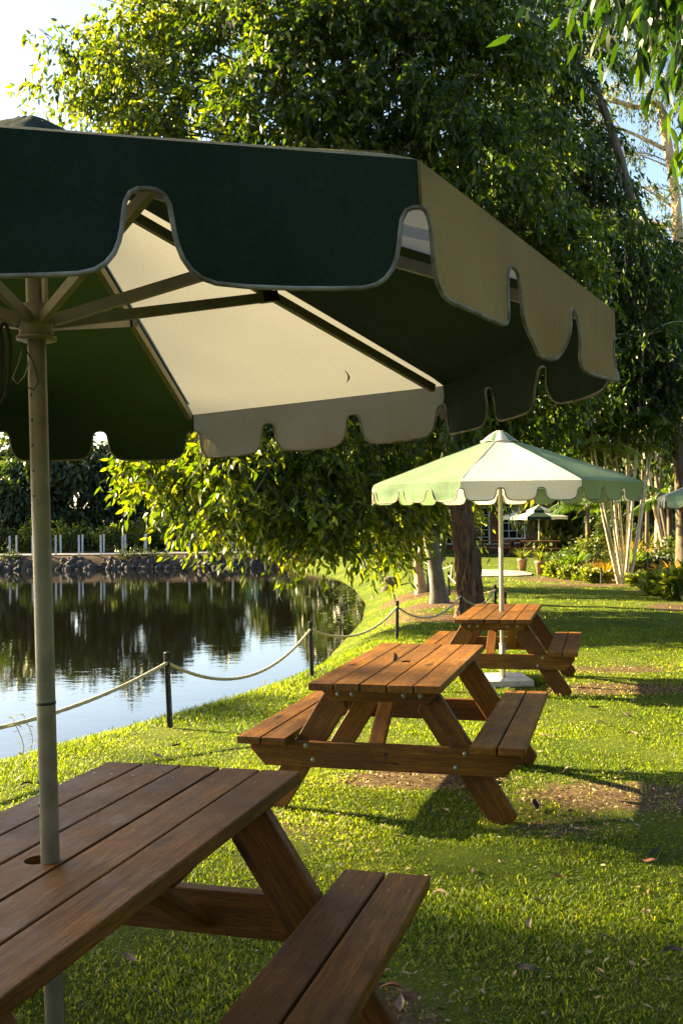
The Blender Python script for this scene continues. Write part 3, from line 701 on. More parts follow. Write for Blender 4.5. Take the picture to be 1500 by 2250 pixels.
# ================================================================== umbrellas
UR, RISE, RIMZ = 1.39, .50, 2.03
def cut_profile(deep=.0, wide=1.0):
    pts = [(0, .070), (.011, .071), (.020, .076), (.0265, .088), (.029, .104), (.0315, .122), (.035, .138), (.041, .153), (.051, .166), (.064, .175), (.083, .180), (.12, .182), (.18, .183)]
    return [(a*wide, b_) for a, b_ in pts]
def umbrella(loc, rot, tilt, label, R=UR, rise=RISE, rimz=RIMZ, mats=None, phase=0, seed=0, tabs=3, detail=True, pole_r=.0225, hanging=True, base=True):
    """octagonal market umbrella, rot = angle of one rim corner"""
    rs = random.Random(seed)
    root = empty('umbrella', loc, 0, label, 'umbrella', 'octagonal canvas umbrellas')
    root.rotation_euler = (tilt[0], tilt[1], 0)
    gm, wm = mats
    def corner(k): a = rot+k*math.pi/4; return Vector((R*math.cos(a), R*math.sin(a), rimz))
    apex = Vector((0, 0, rimz+rise))
    prof = cut_profile(0, 1.0 if detail else 1.28)
    side = 2*R*math.sin(math.pi/8); pitch = side/tabs
    xs = []
    for i in range(tabs):
        for (a, h) in prof:
            xs.append((i*pitch+a, h))
        for (a, h) in reversed(prof):
            if a < pitch/2: xs.append(((i+1)*pitch-a, h))
    xs = [q for q in xs if q[0] <= side+1e-6]; 
    clean = []
    for q in sorted(xs):
        if not clean or q[0]-clean[-1][0] > 1e-5: clean.append(q)
    xs = clean
    for k in range(8):
        A, B = corner(k), corner(k+1); mat = gm if (k+phase) % 2 == 0 else wm
        # canopy panel, gently hollow between the ribs
        n1, n2 = 30, 12; V = []; Fc = []
        outn = ((A+B)/2); outn.z = 0; outn.normalize()
        for i in range(n1+1):
            t = i/n1
            for j in range(n2+1):
                s = j/n2; p = apex.lerp(A.lerp(B, s), t)
                sag = -.010*math.sin(s*math.pi)*math.sin(t*math.pi) + .004*noise.noise(Vector((p.x*4, p.y*4, seed)))*(t*(1-t)*4)
                p.z += sag + .004*math.sin(t*math.pi) - .007*max(0, (t-.93)/.07)**2; V.append(p)
        for i in range(n1):
            for j in range(n2):
                a = i*(n2+1)+j; Fc.append((a, a+n2+1, a+n2+2, a+1))
        cp = link('canopy_panel', pydata('canopy_panel', V, Fc, mat, True), root)
        # valance with tabs
        nv = 9; V = []; Fc = []; edge = []
        d = (B-A).normalized(); ph = rs.uniform(0, 6)
        fold = [rs.uniform(-1, 1) for _ in range(6)]
        for j, (x, h) in enumerate(xs):
            s = x/side
            for i in range(nv+1):
                t = i/nv; z = -.007-(h-.007)*t
                w_ = (-z/.186)
                wav = math.sin(s*math.pi)**.5 if 0 < s < 1 else 0
                o_ = (.010*math.sin(s*9+ph)*w_**1.3 + .006*math.sin(s*23+ph*2)*w_**2 + .026*noise.noise(Vector((s*3+ph, z*11, seed)))*w_)*(.35+.65*wav) + .012*w_*(1-w_)*wav*fold[0]
                p = A + d*x + outn*o_ + Vector((0, 0, z)); 
                if i == 0: p = A+d*x-Vector((0, 0, .007))
                V.append(p)
            edge.append(V[-1])
        for j in range(len(xs)-1):
            for i in range(nv):
                a = j*(nv+1)+i; Fc.append((a, a+1, a+nv+2, a+nv+1))
        vl = link('valance', pydata('valance', V, Fc, mat, True), root)
        mb = MB(); mb.tube(edge, .0034 if detail else .006, 6, True); mb.build('edge_binding', M['binding'], vl, True)
        # seam over the corner, rib below
        rb = MB(); e = corner(k); dirn = (e-apex).normalized(); hub = apex+Vector((0, 0, -.05))
        side_v = dirn.cross(Vector((0, 0, 1))).normalized(); upv = side_v.cross(dirn).normalized()
        Rm = Matrix((side_v, dirn, upv)).transposed()
        mid = (hub+dirn*.03+e-Vector((0, 0, .022)))/2
        rb.box(mid-dirn*.02, (.018, (e-hub).length*.95, .026), Rm); rb.build('rib', M['rib'], root)
        mid2 = apex.lerp(e, .5)-Vector((0, 0, .045)); run = Vector((0, 0, rimz+.055)); dd = (mid2-run).normalized()
        r0 = run+Vector((e.x, e.y, 0)).normalized()*.045
        dd = (mid2-r0).normalized(); sv = dd.cross(Vector((0, 0, 1))).normalized(); uv = sv.cross(dd).normalized()
        st = MB(); st.box((r0+mid2)/2, (.016, (mid2-r0).length, .028), Matrix((sv, dd, uv)).transposed()); so_ = st.build('strut', M['rib'], root)
        bk = MB(); bk.box(mid2+Vector((0, 0, .0)), (.03, .05, .03), Matrix((sv, dd, uv)).transposed()); bk.build('bracket', M['black'], so_)
        sm = MB(); sm.tube([e+Vector((0, 0, -.008)), e+Vector((0, 0, -.068))], .0022, 6); sm.tube([apex.lerp(e, t)+Vector((0, 0, .001+.004*math.sin(t*math.pi))) for t in np.linspace(.02, .95, 9)], .002, 5); sm.build('seam', mat, root, True)
    # vent cap: small bunched cap of alternating cloth
    for k in range(8):
        n1, n2 = 7, 6; V = []; Fc = []; a0 = rot+k*math.pi/4
        for i in range(n1+1):
            t = i/n1
            for j in range(n2+1):
                s = j/n2; a = a0+s*math.pi/4
                rr = .03+.165*t*(1+.0*math.sin(s*math.pi)); 
                z = rimz+rise+.058-.124*t**1.15 + .018*math.sin(s*math.pi)*t + .008*noise.noise(Vector((a*3, t*3, seed)))
                V.append((rr*math.cos(a)*(1-.05*math.sin(s*math.pi)), rr*math.sin(a)*(1-.05*math.sin(s*math.pi)), z))
        for i in range(n1):
            for j in range(n2):
                a = i*(n2+1)+j; Fc.append((a, a+n2+1, a+n2+2, a+1))
        link('cap_panel', pydata('cap_panel', V, Fc, gm if detail or (k+phase) % 2 == 0 else wm, True), root)
    mb = MB(); mb.tube([(.186*math.cos(a), .186*math.sin(a), rimz+rise-.066+.018*abs(math.sin((a-rot)*4))) for a in np.linspace(0, 2*math.pi, 49)], .006, 6); mb.build('cap_binding', M['black'] if detail else wm, root, True)
    mb = MB(); mb.tube([(0, 0, rimz+rise+.02), (0, 0, rimz+rise+.04), (0, 0, rimz+rise+.045)], [.036, .033, .01], 14); mb.build('finial', M['pole'], root, True)
    mb = MB(); mb.tube([(0, 0, .0), (0, 0, rimz+rise+.03)], pole_r, 28); pl = mb.build('pole', M['pole_shaded'] if detail else M['pole'], root, True)
    if detail:
        hb = MB(); hb.tube([(0, 0, rimz+.015), (0, 0, rimz+.095)], [.042, .036], 20); hb.tube([(0, 0, rimz+.008), (0, 0, rimz+.016)], [.048, .048], 20); hb.build('runner', M['rib'], root, True)
        hb = MB(); hb.tube([(0, 0, rimz+rise-.09), (0, 0, rimz+rise-.02)], [.045, .05], 20); hb.build('top_hub', M['rib'], root, True)
        for i in range(5):
            mb = MB(); a = math.radians(-115); c = Vector((math.cos(a)*pole_r, math.sin(a)*pole_r, rimz-.13-.062*i)); nrm = Vector((math.cos(a), math.sin(a), 0))
            mb.tube([c-nrm*.002, c+nrm*.0008], .0032, 10); mb.build('pin_hole', M['black'], pl)
        for z in (.955, .90):
            mb = MB(); a = math.radians(-160); nrm = Vector((math.cos(a), math.sin(a), 0)); c = nrm*pole_r+Vector((0, 0, z)); mb.tube([c-nrm*.003, c+nrm*.004], [.0055, .0045], 10); mb.build('pole_screw', M['steel'], pl)
        mb = MB(); mb.tube([(0, 0, 1.142), (0, 0, 1.148)], [pole_r+.0012]*2, 24); mb.build('pole_band', M['black'], pl, True)
    if hanging:
        # bundle of cord hung from the pulley, wire hooks
        cb = empty('cord_bundle', (-.12, -.03, rimz-.03), parent=root); random.seed(5)
        for i in range(7):
            mb = MB(); x = -.05+.016*i+random.uniform(-.004, .004); ht = random.uniform(.085, .11)
            mb.tube([(x+.006*math.sin(a)+.012*math.sin(a), .02*math.cos(a)*random.uniform(.8, 1.1), ht*math.cos(a)-.02) for a in np.linspace(0, 2*math.pi, 26)], .0048, 6); mb.build('cord_loop', M['dark_rope'], cb, True)
        mb = MB(); mb.tube([(.03, 0, .06), (0, 0, .07), (-.05, 0, .065), (-.08, .0, .1)], .004, 6); mb.build('cord_tie', M['dark_rope'], cb, True)
        mb = MB(); mb.tube([(-.022, -.03, rimz-.005), (-.034, -.032, rimz-.05), (-.05, -.035, rimz-.09), (-.038, -.035, rimz-.105), (-.022, -.03, rimz-.085), (-.01, -.03, rimz-.05)], .0016, 5)
        mb.build('wire_hook', M['steel'], root, True)
        mb = MB(); mb.tube([(-.03, -.03, rimz), (.0, -.032, rimz-.05), (.012, -.031, rimz-.10), (.0, -.031, rimz-.12), (-.03, -.03, rimz-.105), (-.06, -.03, rimz-.06)], .0016, 5)
        mb.build('loose_wire', M['dark_rope'], root, True)
        mb = MB(); mb.tube([(.028, -.015, rimz+.2), (.028, -.015, rimz+.06)], .008, 8); mb.build('pulley_bar', M['pole'], root, True)
    if base:
        mb = MB(); bt = .22 if detail else .40; mb.tube([(0, 0, .05), (0, 0, bt)], pole_r+.007, 20); mb.tube([(0, 0, bt-.005), (0, 0, bt+.01)], pole_r+.010, 20); mb.build('base_tube', M['pole'], root, True)
        me = bevel_box('base_plate', (.52, .52, .065), .008, M['concrete_white']); bp = link('base_plate', me, root); bp.location = (0, 0, .035); bp.rotation_euler = (0, 0, .05)
    return root
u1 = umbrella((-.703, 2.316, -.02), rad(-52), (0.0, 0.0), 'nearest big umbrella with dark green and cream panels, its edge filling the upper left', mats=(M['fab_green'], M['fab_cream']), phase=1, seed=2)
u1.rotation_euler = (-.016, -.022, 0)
u2 = umbrella((1.628, 9.754, -.125), rad(201), (0, 0), 'pale green and white umbrella over the farthest picnic table', R=1.41, mats=(M['fab_green_pale'], M['fab_white']), phase=0, seed=9, detail=False, hanging=False)
u3 = umbrella((6.15, 14.3, gz(6.1, 14.3)+.01), rad(190), (0, 0), 'green and white umbrella cut off by the right edge of the picture', mats=(M['fab_green_pale'], M['fab_white']), phase=0, seed=14, detail=False, hanging=False)
# two tiered umbrellas and their tables near the building
def tiered(px, d, label, rot):
    p = at(px, 1150, d); z = gz(p.x, p.y); root = empty('tiered_umbrella', (p.x, p.y, z), 0, label, 'umbrella', 'two tiered umbrellas by the red building')
    def tier(R, z0, rise, drop, nm, ph):
        for k in range(8):
            a, b_ = rot+k*math.pi/4, rot+(k+1)*math.pi/4; A = Vector((R*math.cos(a), R*math.sin(a), z0)); B = Vector((R*math.cos(b_), R*math.sin(b_), z0)); T = Vector((0, 0, z0+rise)); r_ = .12
            V = [T.lerp(A, r_), T.lerp(B, r_), B, A, B-Vector((0, 0, drop)), A-Vector((0, 0, drop)), A.lerp(B, .5)-Vector((0, 0, drop*.8))]
            link(nm, pydata(nm, V, [(0, 3, 2, 1), (3, 5, 6, 4, 2)], M['fab_green'] if (k+ph) % 2 else M['fab_white']), root)
    tier(1.3, 1.78, .30, .14, 'lower_panel', 0); tier(.55, 2.06, .22, .12, 'upper_panel', 0)
    mb = MB(); mb.tube([(0, 0, 0), (0, 0, 2.3)], .025, 10); mb.build('pole', M['pole'], root, True)
    for k in range(8):
        a = rot+k*math.pi/4; mb = MB(); mb.tube([(0, 0, 1.6), (.65*math.cos(a), .65*math.sin(a), 1.88)], .009, 5); mb.build('strut', M['rib'], root)
    return root
tiered(1183, 41, 'right one of the two tiered green and white umbrellas in front of the red wall', .2)
tiered(1146, 44, 'left one of the two tiered green and white umbrellas in front of the red wall', .5)
def copy_table(src, loc, yaw, label):
    r = src.copy(); COL.objects.link(r); r.location = loc; r.rotation_euler = (0, 0, yaw); r['label'] = label; r['group'] = 'distant picnic tables by the building'
    for ch in list(src.children):
        if ch.name.split('.')[0] in ('screw', 'bolt', 'lettering', 'tree_emblem'): continue
        c = ch.copy(); COL.objects.link(c); c.parent = r; c.material_slots[0].link = 'OBJECT'; c.material_slots[0].material = M['wood_shaded']
    return r
for px, d, yaw, lab in ((1186, 41, 1.35, 'distant dark picnic table under the right tiered umbrella'), (1146, 44, .2, 'distant dark picnic table under the left tiered umbrella'), (1092, 43, 1.2, 'distant picnic table in front of the left stone wall')):
    p = at(px, 1150, d); copy_table(tables[2], (p.x, p.y, gz(p.x, p.y)), yaw, lab)

# ================================================================== rope fence
post_pos = [(-3.1, 5.0, .6), (-1.38, 7.58, .61), (-.34, 10.35, .60), (.77, 13.6, .57), (1.85, 14.9, .62), (2.72, 17.0, .56), (2.42, 21.6, .55), (3.05, 26.5, .55), (2.6, 32, .6)]
plab = ['rope post out of frame left of the nearest pole', 'black rope post standing alone against the bright lake', 'black rope post just behind the left corner of the middle picnic table', 'black rope post on the slope between the middle table and the grey leaning trunk',
        'black rope post at the left corner of the farthest picnic table', 'short black rope post right of the dark furrowed trunk', 'rope post seen between the grey and the dark trunk, nearer one', 'thin rope post seen between the grey and the dark trunk, farther one', 'distant rope post beyond the trees']
tops = []
lean = [(0, 0), (-.035, .0), (-.02, 0), (.02, 0), (0, 0), (.01, 0), (-.03, 0), (.0, 0), (0, 0)]
for i, (x, y, h) in enumerate(post_pos):
    z = gz(x, y); root = empty('rope_post', (x, y, z), 0, plab[i], 'post', 'black posts of the rope fence')
    d = Vector((lean[i][0], lean[i][1], 1)).normalized()
    # Y-section picket with punched holes and a cap
    mb = MB(); up = d; sx = Vector((1, 0, 0)); sx = (sx-up*sx.dot(up)).normalized(); sy = up.cross(sx); R = Matrix((sx, sy, up)).transposed()
    for a in (90, 210, 330):
        Ra = R @ Matrix.Rotation(rad(a), 3, 'Z'); mb.box(up*(h/2-.15)+Ra @ Vector((.0125, 0, 0)), (.026, .005, h+.3), Ra)
    mb.build('picket', M['black'], root)
    mb = MB(); mb.tube([up*(h-.055), up*(h-.012), up*h], [.022, .022, .024], 12); mb.build('post_cap', M['black'], root, True)
    for q in range(5):
        mb = MB(); c = up*(h-.16-.09*q)+Vector((0, -.006, 0)); mb.tube([c+Vector((.006, .001, 0)), c+Vector((.006, -.0025, 0))], .0035, 8); mb.build('punched_hole', M['steel'], root)
    tops.append(Vector((x, y, z))+up*(h-.085))
sags = [.21, .30, .22, .24, .2, .2, .28, .25]
rlab = ['rope sagging from the left picture edge behind the umbrella pole to the lone post', 'rope sagging between the lone post and the post behind the middle table', 'rope sagging over the grass slope left of the middle table top', 'rope rising from the slope post to the farthest table',
        'short rope in front of the dark furrowed trunk', 'rope passing behind the dark furrowed trunk', 'pale rope between the grey and the dark trunk', 'distant rope beyond the trees']
for i in range(len(tops)-1):
    a, b_ = tops[i], tops[i+1]; Ls = (b_-a).length; n = int(Ls/.022); pts = []
    for k in range(n+1):
        t = k/n; p = a.lerp(b_, t); p.z -= sags[i]*4*t*(1-t); pts.append(p-a)
    mb = MB(); mb.tube(pts, .0125, 9, True, lambda i_, u: 1+.22*abs(math.sin((u*math.pi*3)-i_*.75)))
    o = mb.build('rope', M['rope'], None, True); o.location = a
    tag(o, rlab[i], 'rope', 'ropes of the lakeside fence')
mb = MB(); mb.tube([(0, 0, .03), (0, 0, -.03)], .018, 8)

# ================================================================== far bank: rocks, bollards, hedge
rsk = random.Random(3)
rmesh = []
for q in range(6):
    bm = bmesh.new(); bmesh.ops.create_icosphere(bm, subdivisions=2, radius=1)
    for v in bm.verts:
        v.co *= 1+.35*noise.noise(v.co*1.3+Vector((q*7, 0, 0))); v.co = Vector((round(v.co.x*2.6)/2.6*.5+v.co.x*.5, v.co.y, round(v.co.z*2.2)/2.2*.5+v.co.z*.5))
    me = bpy.data.meshes.new('rock'); bm.to_mesh(me); bm.free(); me.materials.append(M['rock']); rmesh.append(me)
root = empty('rock_bank', (-10, 48.4, -.5), 0, 'grey rubble stones stacked along the far water edge below the white bollards', 'rock bank')
for i in range(300):
    row = i % 5; x = -19.5+20.5*((i//5)+rsk.random()*.9)/60; z = -.74+.11*row+rsk.uniform(-.04, .04); y = 47.66+.2*row+rsk.uniform(-.1, .1)
    o = link('rock', rmesh[i % 6], root); o.location = (x+10, y-48.4, z+.5); o.rotation_euler = (rsk.random()*6, rsk.random()*6, rsk.random()*6); s = rsk.uniform(.07, .2); o.scale = (s*rsk.uniform(.9, 1.6), s, s*rsk.uniform(.6, 1.0))
boll = bevel_box('bollard', (.085, .085, 1.02), .01, M['white_post']); capm = bevel_box('bollard_cap', (.1, .1, .03), .006, M['white_post'])
def bollard(px, d, lab, grp):
    p = at(px, 1200, d); z = -.04
    r = empty('bollard', (p.x, p.y, z), 0, lab, 'bollard', grp)
    c = link('post_shaft', boll, r); c.location = (0, 0, .46); c2 = link('post_cap', capm, r); c2.location = (0, 0, .985); c.rotation_euler = c2.rotation_euler = (0, rsk.uniform(-.012, .012), 0)
fr = [-26, 22, 72, 123, 174, 222, 270, 319, 368, 416, 464, 511, 560, 608]
for i, px in enumerate(fr):
    nm = ['white bollard of the water side row beyond the left edge', 'leftmost white bollard of the water side row', 'second white bollard of the water side row, just left of the umbrella pole', 'first white bollard of the water side row right of the umbrella pole', 'second white bollard of the water side row right of the umbrella pole',
          'third white bollard of the water side row right of the umbrella pole', 'fourth white bollard of the water side row right of the umbrella pole', 'fifth white bollard of the water side row right of the umbrella pole', 'lone white bollard just left of the hanging boughs', 'white bollard at the left fringe of the hanging boughs',
          'white bollard half hidden behind the hanging boughs', 'white bollard under the middle of the hanging boughs', 'white bollard by the green bin', 'last white bollard of the water side row at the lake corner'][i]
    bollard(px, 49.1, nm, 'white bollards on the water side of the far road')
for i, px in enumerate([37, 86, 134, 182, 229, 276, 322]):
    nm = ['leftmost white bollard of the hedge side row', 'white bollard of the hedge side row hidden by the umbrella pole', 'first white bollard of the hedge side row right of the umbrella pole', 'second white bollard of the hedge side row right of the umbrella pole', 'third white bollard of the hedge side row right of the umbrella pole',
          'fourth white bollard of the hedge side row right of the umbrella pole', 'rightmost white bollard of the hedge side row'][i]
    bollard(px, 51.8, nm, 'white bollards on the hedge side of the far road')
def bush(name, loc, rx, ry, rz, n, ll, lw, mat, lab, cat='shrub', group=None, seed=0, flowers=0, droop=.1, nl=6, mean=.5):
    root = empty(name, loc, 0, lab, cat, group); rs = random.Random(seed); cl = []
    for q in range(7):
        a = rs.uniform(0, 6.28); rr = rs.uniform(0, .55); cl.append((rx*rr*math.cos(a), ry*rr*math.sin(a), rz*rs.uniform(.3, .65), rx*.5, ry*.5, rz*.38))
    (co, tr, rn), P0, o_, s_ = crown(cl, n, nl, ll, lw, droop, min(rx, rz)*.35, .2, False, mean, seed)
    keep = co[:, 2] > -.02; co[:, 2] = np.maximum(co[:, 2], -.02)
    link('foliage', trimesh('foliage', co, tr, {'rnd': rn}, mat), root)
    mb = MB()
    for q in range(5):
        a = rs.uniform(0, 6.28); mb.tube([(0, 0, -.1), (rx*.3*math.cos(a), ry*.3*math.sin(a), rz*.35), (rx*.5*math.cos(a), ry*.5*math.sin(a), rz*.75)], [.03*rz, .02*rz, .008*rz], 5)
    tag(mb.build('stems', M['bark_mid'], root, True), kind='stuff')
    if flowers:
        rs2 = np.random.RandomState(seed+5); idx = rs2.choice(len(P0), flowers); Pp = P0[idx]*np.array([1, 1, 1.05]); Pp[:, 2] += rz*.12
        Pp = np.repeat(Pp, 5, 0)+rs2.normal(size=(flowers*5, 3))*.03
        c2, t2, r2 = leaves2(Pp, rs2.normal(size=Pp.shape), rs2.normal(size=Pp.shape), .09, .06, rs2.rand(len(Pp))); tag(link('flowers', trimesh('flowers', c2, t2, {'rnd': r2}, M['flower']), root), kind='stuff')
    return root
hl = ['flowering hedge shrub at the left edge of the far road', 'flowering hedge shrub left of the umbrella pole', 'dark hedge shrub behind the umbrella pole', 'hedge shrub with pink blossom right of the umbrella pole', 'tall pink flowering hedge shrub in the middle of the far bank', 'hedge shrub with scattered blossom left of the hanging boughs',
      'hedge shrub behind the tips of the hanging boughs', 'shaded hedge shrub behind the hanging boughs', 'shaded hedge shrub by the green bin', 'last hedge shrub near the lake corner']
for i in range(10):
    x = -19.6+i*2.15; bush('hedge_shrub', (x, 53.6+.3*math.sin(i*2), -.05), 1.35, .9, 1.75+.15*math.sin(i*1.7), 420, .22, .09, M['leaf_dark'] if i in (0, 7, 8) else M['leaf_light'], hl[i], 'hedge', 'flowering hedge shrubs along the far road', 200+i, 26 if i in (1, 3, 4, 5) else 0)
for i, (x, y, s) in enumerate([(-18.6, 48.3, .5), (-16.9, 48.5, .45), (-10.9, 48.3, .7), (-9.9, 48.5, .6), (-6.4, 48.3, .5), (-4.6, 48.2, .75), (-2.9, 48.2, .8), (-1.2, 48.0, .9), (.4, 47.5, 1.1)]):
    bush('bank_weed', (x, y, -.35), s*1.4, s*.7, s*1.1, 120, .16, .04, M['leaf_dark'], ['tuft of weeds on the rocks near the left edge', 'tuft of weeds on the rocks left of the umbrella pole', 'tall grass tuft on the rocks in the middle of the far bank', 'green creeper over the rocks beside the tall grass tuft', 'weeds on the rocks below the hanging boughs', 'green weeds covering the rocks under the boughs',
         'weeds on the bank right of the boughs tip', 'dense weeds on the bank near the lake corner', 'dark shrub at the lake corner'][i], 'weeds', 'weeds growing on the rock bank', 230+i)
p = at(556, 1200, 50.9)
root = empty('wheelie_bin', (p.x, p.y, -.03), 0, 'green wheelie bin beside the far road behind the hanging boughs', 'bin')
mb = MB(); V = [(-.24, -.26, .05), (.24, -.26, .05), (.24, .2, .05), (-.24, .2, .05), (-.29, -.34, .95), (.29, -.34, .95), (.29, .3, .95), (-.29, .3, .95)]
mb.add(V, [(0, 3, 2, 1), (4, 5, 6, 7), (0, 1, 5, 4), (1, 2, 6, 5), (2, 3, 7, 6), (3, 0, 4, 7)]); mb.build('bin_body', M['bin'], root)
mb = MB(); mb.box((0, -.02, .99), (.62, .7, .06)); mb.box((0, .34, .97), (.4, .04, .04)); mb.build('lid', M['bin'], root)
for s in (-1, 1):
    mb = MB(); mb.tube([(s*.27, .22, .1), (s*.31, .22, .1)], .1, 14); mb.build('wheel', M['black'], root)

# ================================================================== building, walls, pots
by = 50.0; zb = gz(6, by)
def wx(px, d=by): return at(px, 1150, d).x
def wz(py, px, d=by): return at(px, py, d).z
root = empty('red_building', (wx(1100), by, zb), 0, 'red brown weatherboard building with white gridded windows behind the umbrellas', 'building')
bx0, bx1 = wx(940), wx(1214); ox = root.location.x; eave = 2.75
mb = MB(); mb.box(((bx0+bx1)/2-ox, 2.5, eave/2), (bx1-bx0, 4.8, eave)); mb.build('wall_core', M['redwall'], root)
wins = [(1100, 1152, .55, 2.6), (1040, 1074, .25, 2.2), (966, 992, .3, 2.2)]
for i in range(15):
    z = .1+i*.178; segs = [(bx0, bx1)]
    for a, b_, z0w, z1w in wins:
        a, b_ = wx(a), wx(b_)
        if z0w-.1 < z < z1w+.1:
            segs = [s for (p_, q_) in segs for s in ((p_, min(q_, a)), (max(p_, b_), q_)) if s[1]-s[0] > .05]
    for (a, b_) in segs:
        m1 = MB(); m1.box(((a+b_)/2-ox, .075, z+.08), (b_-a, .03, .17), Matrix.Rotation(.1, 3, 'X')); m1.build('weatherboard', M['redwall'], root)
for i, (a, b_, z0w, z1w) in enumerate(wins):
    a, b_ = wx(a), wx(b_); cw = b_-a; wn = MB(); cx = (a+b_)/2-ox
    for zz in (z0w, z1w): wn.box((cx, .05, zz), (cw+.08, .08, .08))
    for xx in (a, b_): wn.box((xx-ox, .05, (z0w+z1w)/2), (.08, .08, z1w-z0w-.084))
    wo = wn.build('window', M['whiteframe'], root)
    nxp = max(2, int(cw/.32)); nzp = max(3, int((z1w-z0w)/.36))
    for q in range(1, nxp): m1 = MB(); m1.box((a+cw*q/nxp-ox, .045, (z0w+z1w)/2), (.03, .03, z1w-z0w-.09)); m1.build('glazing_bar', M['whiteframe'], wo)
    for q in range(1, nzp): m1 = MB(); m1.box((cx, .04, z0w+(z1w-z0w)*q/nzp), (cw-.09, .026, .03)); m1.build('glazing_bar', M['whiteframe'], wo)
    m1 = MB(); m1.box((cx, .07, (z0w+z1w)/2), (cw-.06, .01, z1w-z0w-.06)); m1.build('pane', M['glass'], wo)
mb = MB(); mb.add([(bx0-.5-ox, -.9, eave-.1), (bx1+.3-ox, -.9, eave-.1), (bx1+.3-ox, 2.5, eave+1.1), (bx0-.5-ox, 2.5, eave+1.1), (bx1+.3-ox, 5.6, eave-.1), (bx0-.5-ox, 5.6, eave-.1),
                   (bx0-.5-ox, -.9, eave-.18), (bx1+.3-ox, -.9, eave-.18), (bx1+.3-ox, 5.6, eave-.18), (bx0-.5-ox, 5.6, eave-.18)], [(0, 1, 2, 3), (3, 2, 4, 5), (0, 6, 7, 1), (6, 9, 8, 7), (1, 7, 8, 4, 2), (0, 3, 5, 9, 6)]); mb.build('roof', M['roof'], root)
mb = MB(); mb.tube([(bx0-.5-ox, -.97, eave-.1), (bx1+.3-ox, -.97, eave-.1)], .06, 8); mb.build('gutter', M['whiteframe'], root)
for px in (993, 1097):
    mb = MB(); mb.box((wx(px)-ox, -.75, (eave-.2)/2), (.1, .1, eave-.2)); mb.build('verandah_post', M['whiteframe'], root)
def lowwall(pa, pb, d, lab, seed):
    rs = random.Random(seed); xa, xb = wx(pa, d), wx(pb, d); z = gz((xa+xb)/2, d); root = empty('stone_wall', ((xa+xb)/2, d, z), 0, lab, 'wall', 'low dark stone walls before the building')
    Lw = xb-xa; mb = MB(); mb.box((0, 0, .22), (Lw-.04, .34, .46)); mb.build('wall_core', M['stonewall'], root)
    mb = MB(); mb.box((0, -.01, .485), (Lw+.04, .44, .06)); mb.build('coping', M['cap'], root)
    for r in range(3):
        x = -Lw/2
        while x < Lw/2-.1:
            wd = min(rs.uniform(.22, .42), Lw/2-x); m1 = MB(); m1.box((x+wd/2, -.185-rs.uniform(0, .015), .08+.145*r), (wd-.02, .05, .128), Matrix.Rotation(rs.uniform(-.04, .04), 3, 'Y')); m1.build('stone', M['stonewall'], root); x += wd
lowwall(1043, 1128, 46, 'low dark stone wall with pale coping, left of the distant picnic tables', 1)
lowwall(1222, 1310, 46, 'low dark stone wall with pale coping, right of the distant picnic tables', 2)
lowwall(1130, 1180, 47.5, 'short length of dark stone wall behind the distant picnic tables', 3)

def strap_clump(name, loc, n, h, wd, mat, lab, cat, spread=.8, seed=0, group=None, root=None, rmean=.5, z0=0):
    rs = np.random.RandomState(seed)
    if root is None: root = empty(name, loc, 0, lab, cat, group)
    a = rs.rand(n)*6.283; tilt = spread*rs.rand(n)**.7
    D0 = np.stack([np.cos(a)*np.sin(tilt), np.sin(a)*np.sin(tilt), np.cos(tilt)], 1); H = h*(.6+.5*rs.rand(n))
    k = 6; t = np.linspace(0, 1, k)[None, :, None]; out = np.stack([np.cos(a), np.sin(a), 0*a], 1)
    C = D0[:, None]*t*H[:, None, None] + out[:, None]*(t**2.2)*.35*H[:, None, None] - np.array([0, 0, 1.])*(t**3)*.35*H[:, None, None]*spread
    C = C+(out*.04*rs.rand(n, 1))[:, None]; C[:, :, 2] += z0
    S = np.stack([-np.sin(a), np.cos(a), 0*a], 1)[:, None]; wdt = wd*np.sin(np.clip(t*.85+.15, 0, 1)*np.pi)**.6
    co = np.stack([C-S*wdt/2, C+S*wdt/2], 2).reshape(-1, 3); T = []
    for j in range(k-1): T += [(2*j, 2*j+1, 2*j+3), (2*j, 2*j+3, 2*j+2)]
    tr = (np.arange(n)[:, None, None]*2*k+np.array(T)[None]).reshape(-1, 3)
    link('foliage', trimesh('foliage', co, tr, {'rnd': np.repeat(np.clip(rmean+.25*rs.normal(size=n), 0, 1), 2*k)}, mat), root); return root
def pot(px, py, d, lab, r=.15, h=.40, seed=0):
    p = at(px, py, d); z = gz(p.x, p.y)+.0; root = empty('plant_pot', (p.x, p.y, z), 0, lab, 'plant pot', 'terracotta pots by the path')
    mb = MB(); mb.tube([(0, 0, .03), (0, 0, h*.85), (0, 0, h*.86), (0, 0, h), (0, 0, h*.99), (0, 0, h*.9)], [r*.68, r*.98, r*1.08, r*1.1, r*.93, r*.9], 20); mb.build('pot_body', M['terracotta'], root, True)
    strap_clump('x', (0, 0, 0), 60, .55, .035, M['leaf_light'], None, None, .75, seed, root=root, z0=h*.9)
pot(1147, 1250, 31.0, 'left terracotta pot with spiky plant beside the pale path', .16, .42, 3)
pot(1187, 1262, 28.8, 'right terracotta pot with grey green spiky plant beside the pale path', .165, .44, 4)

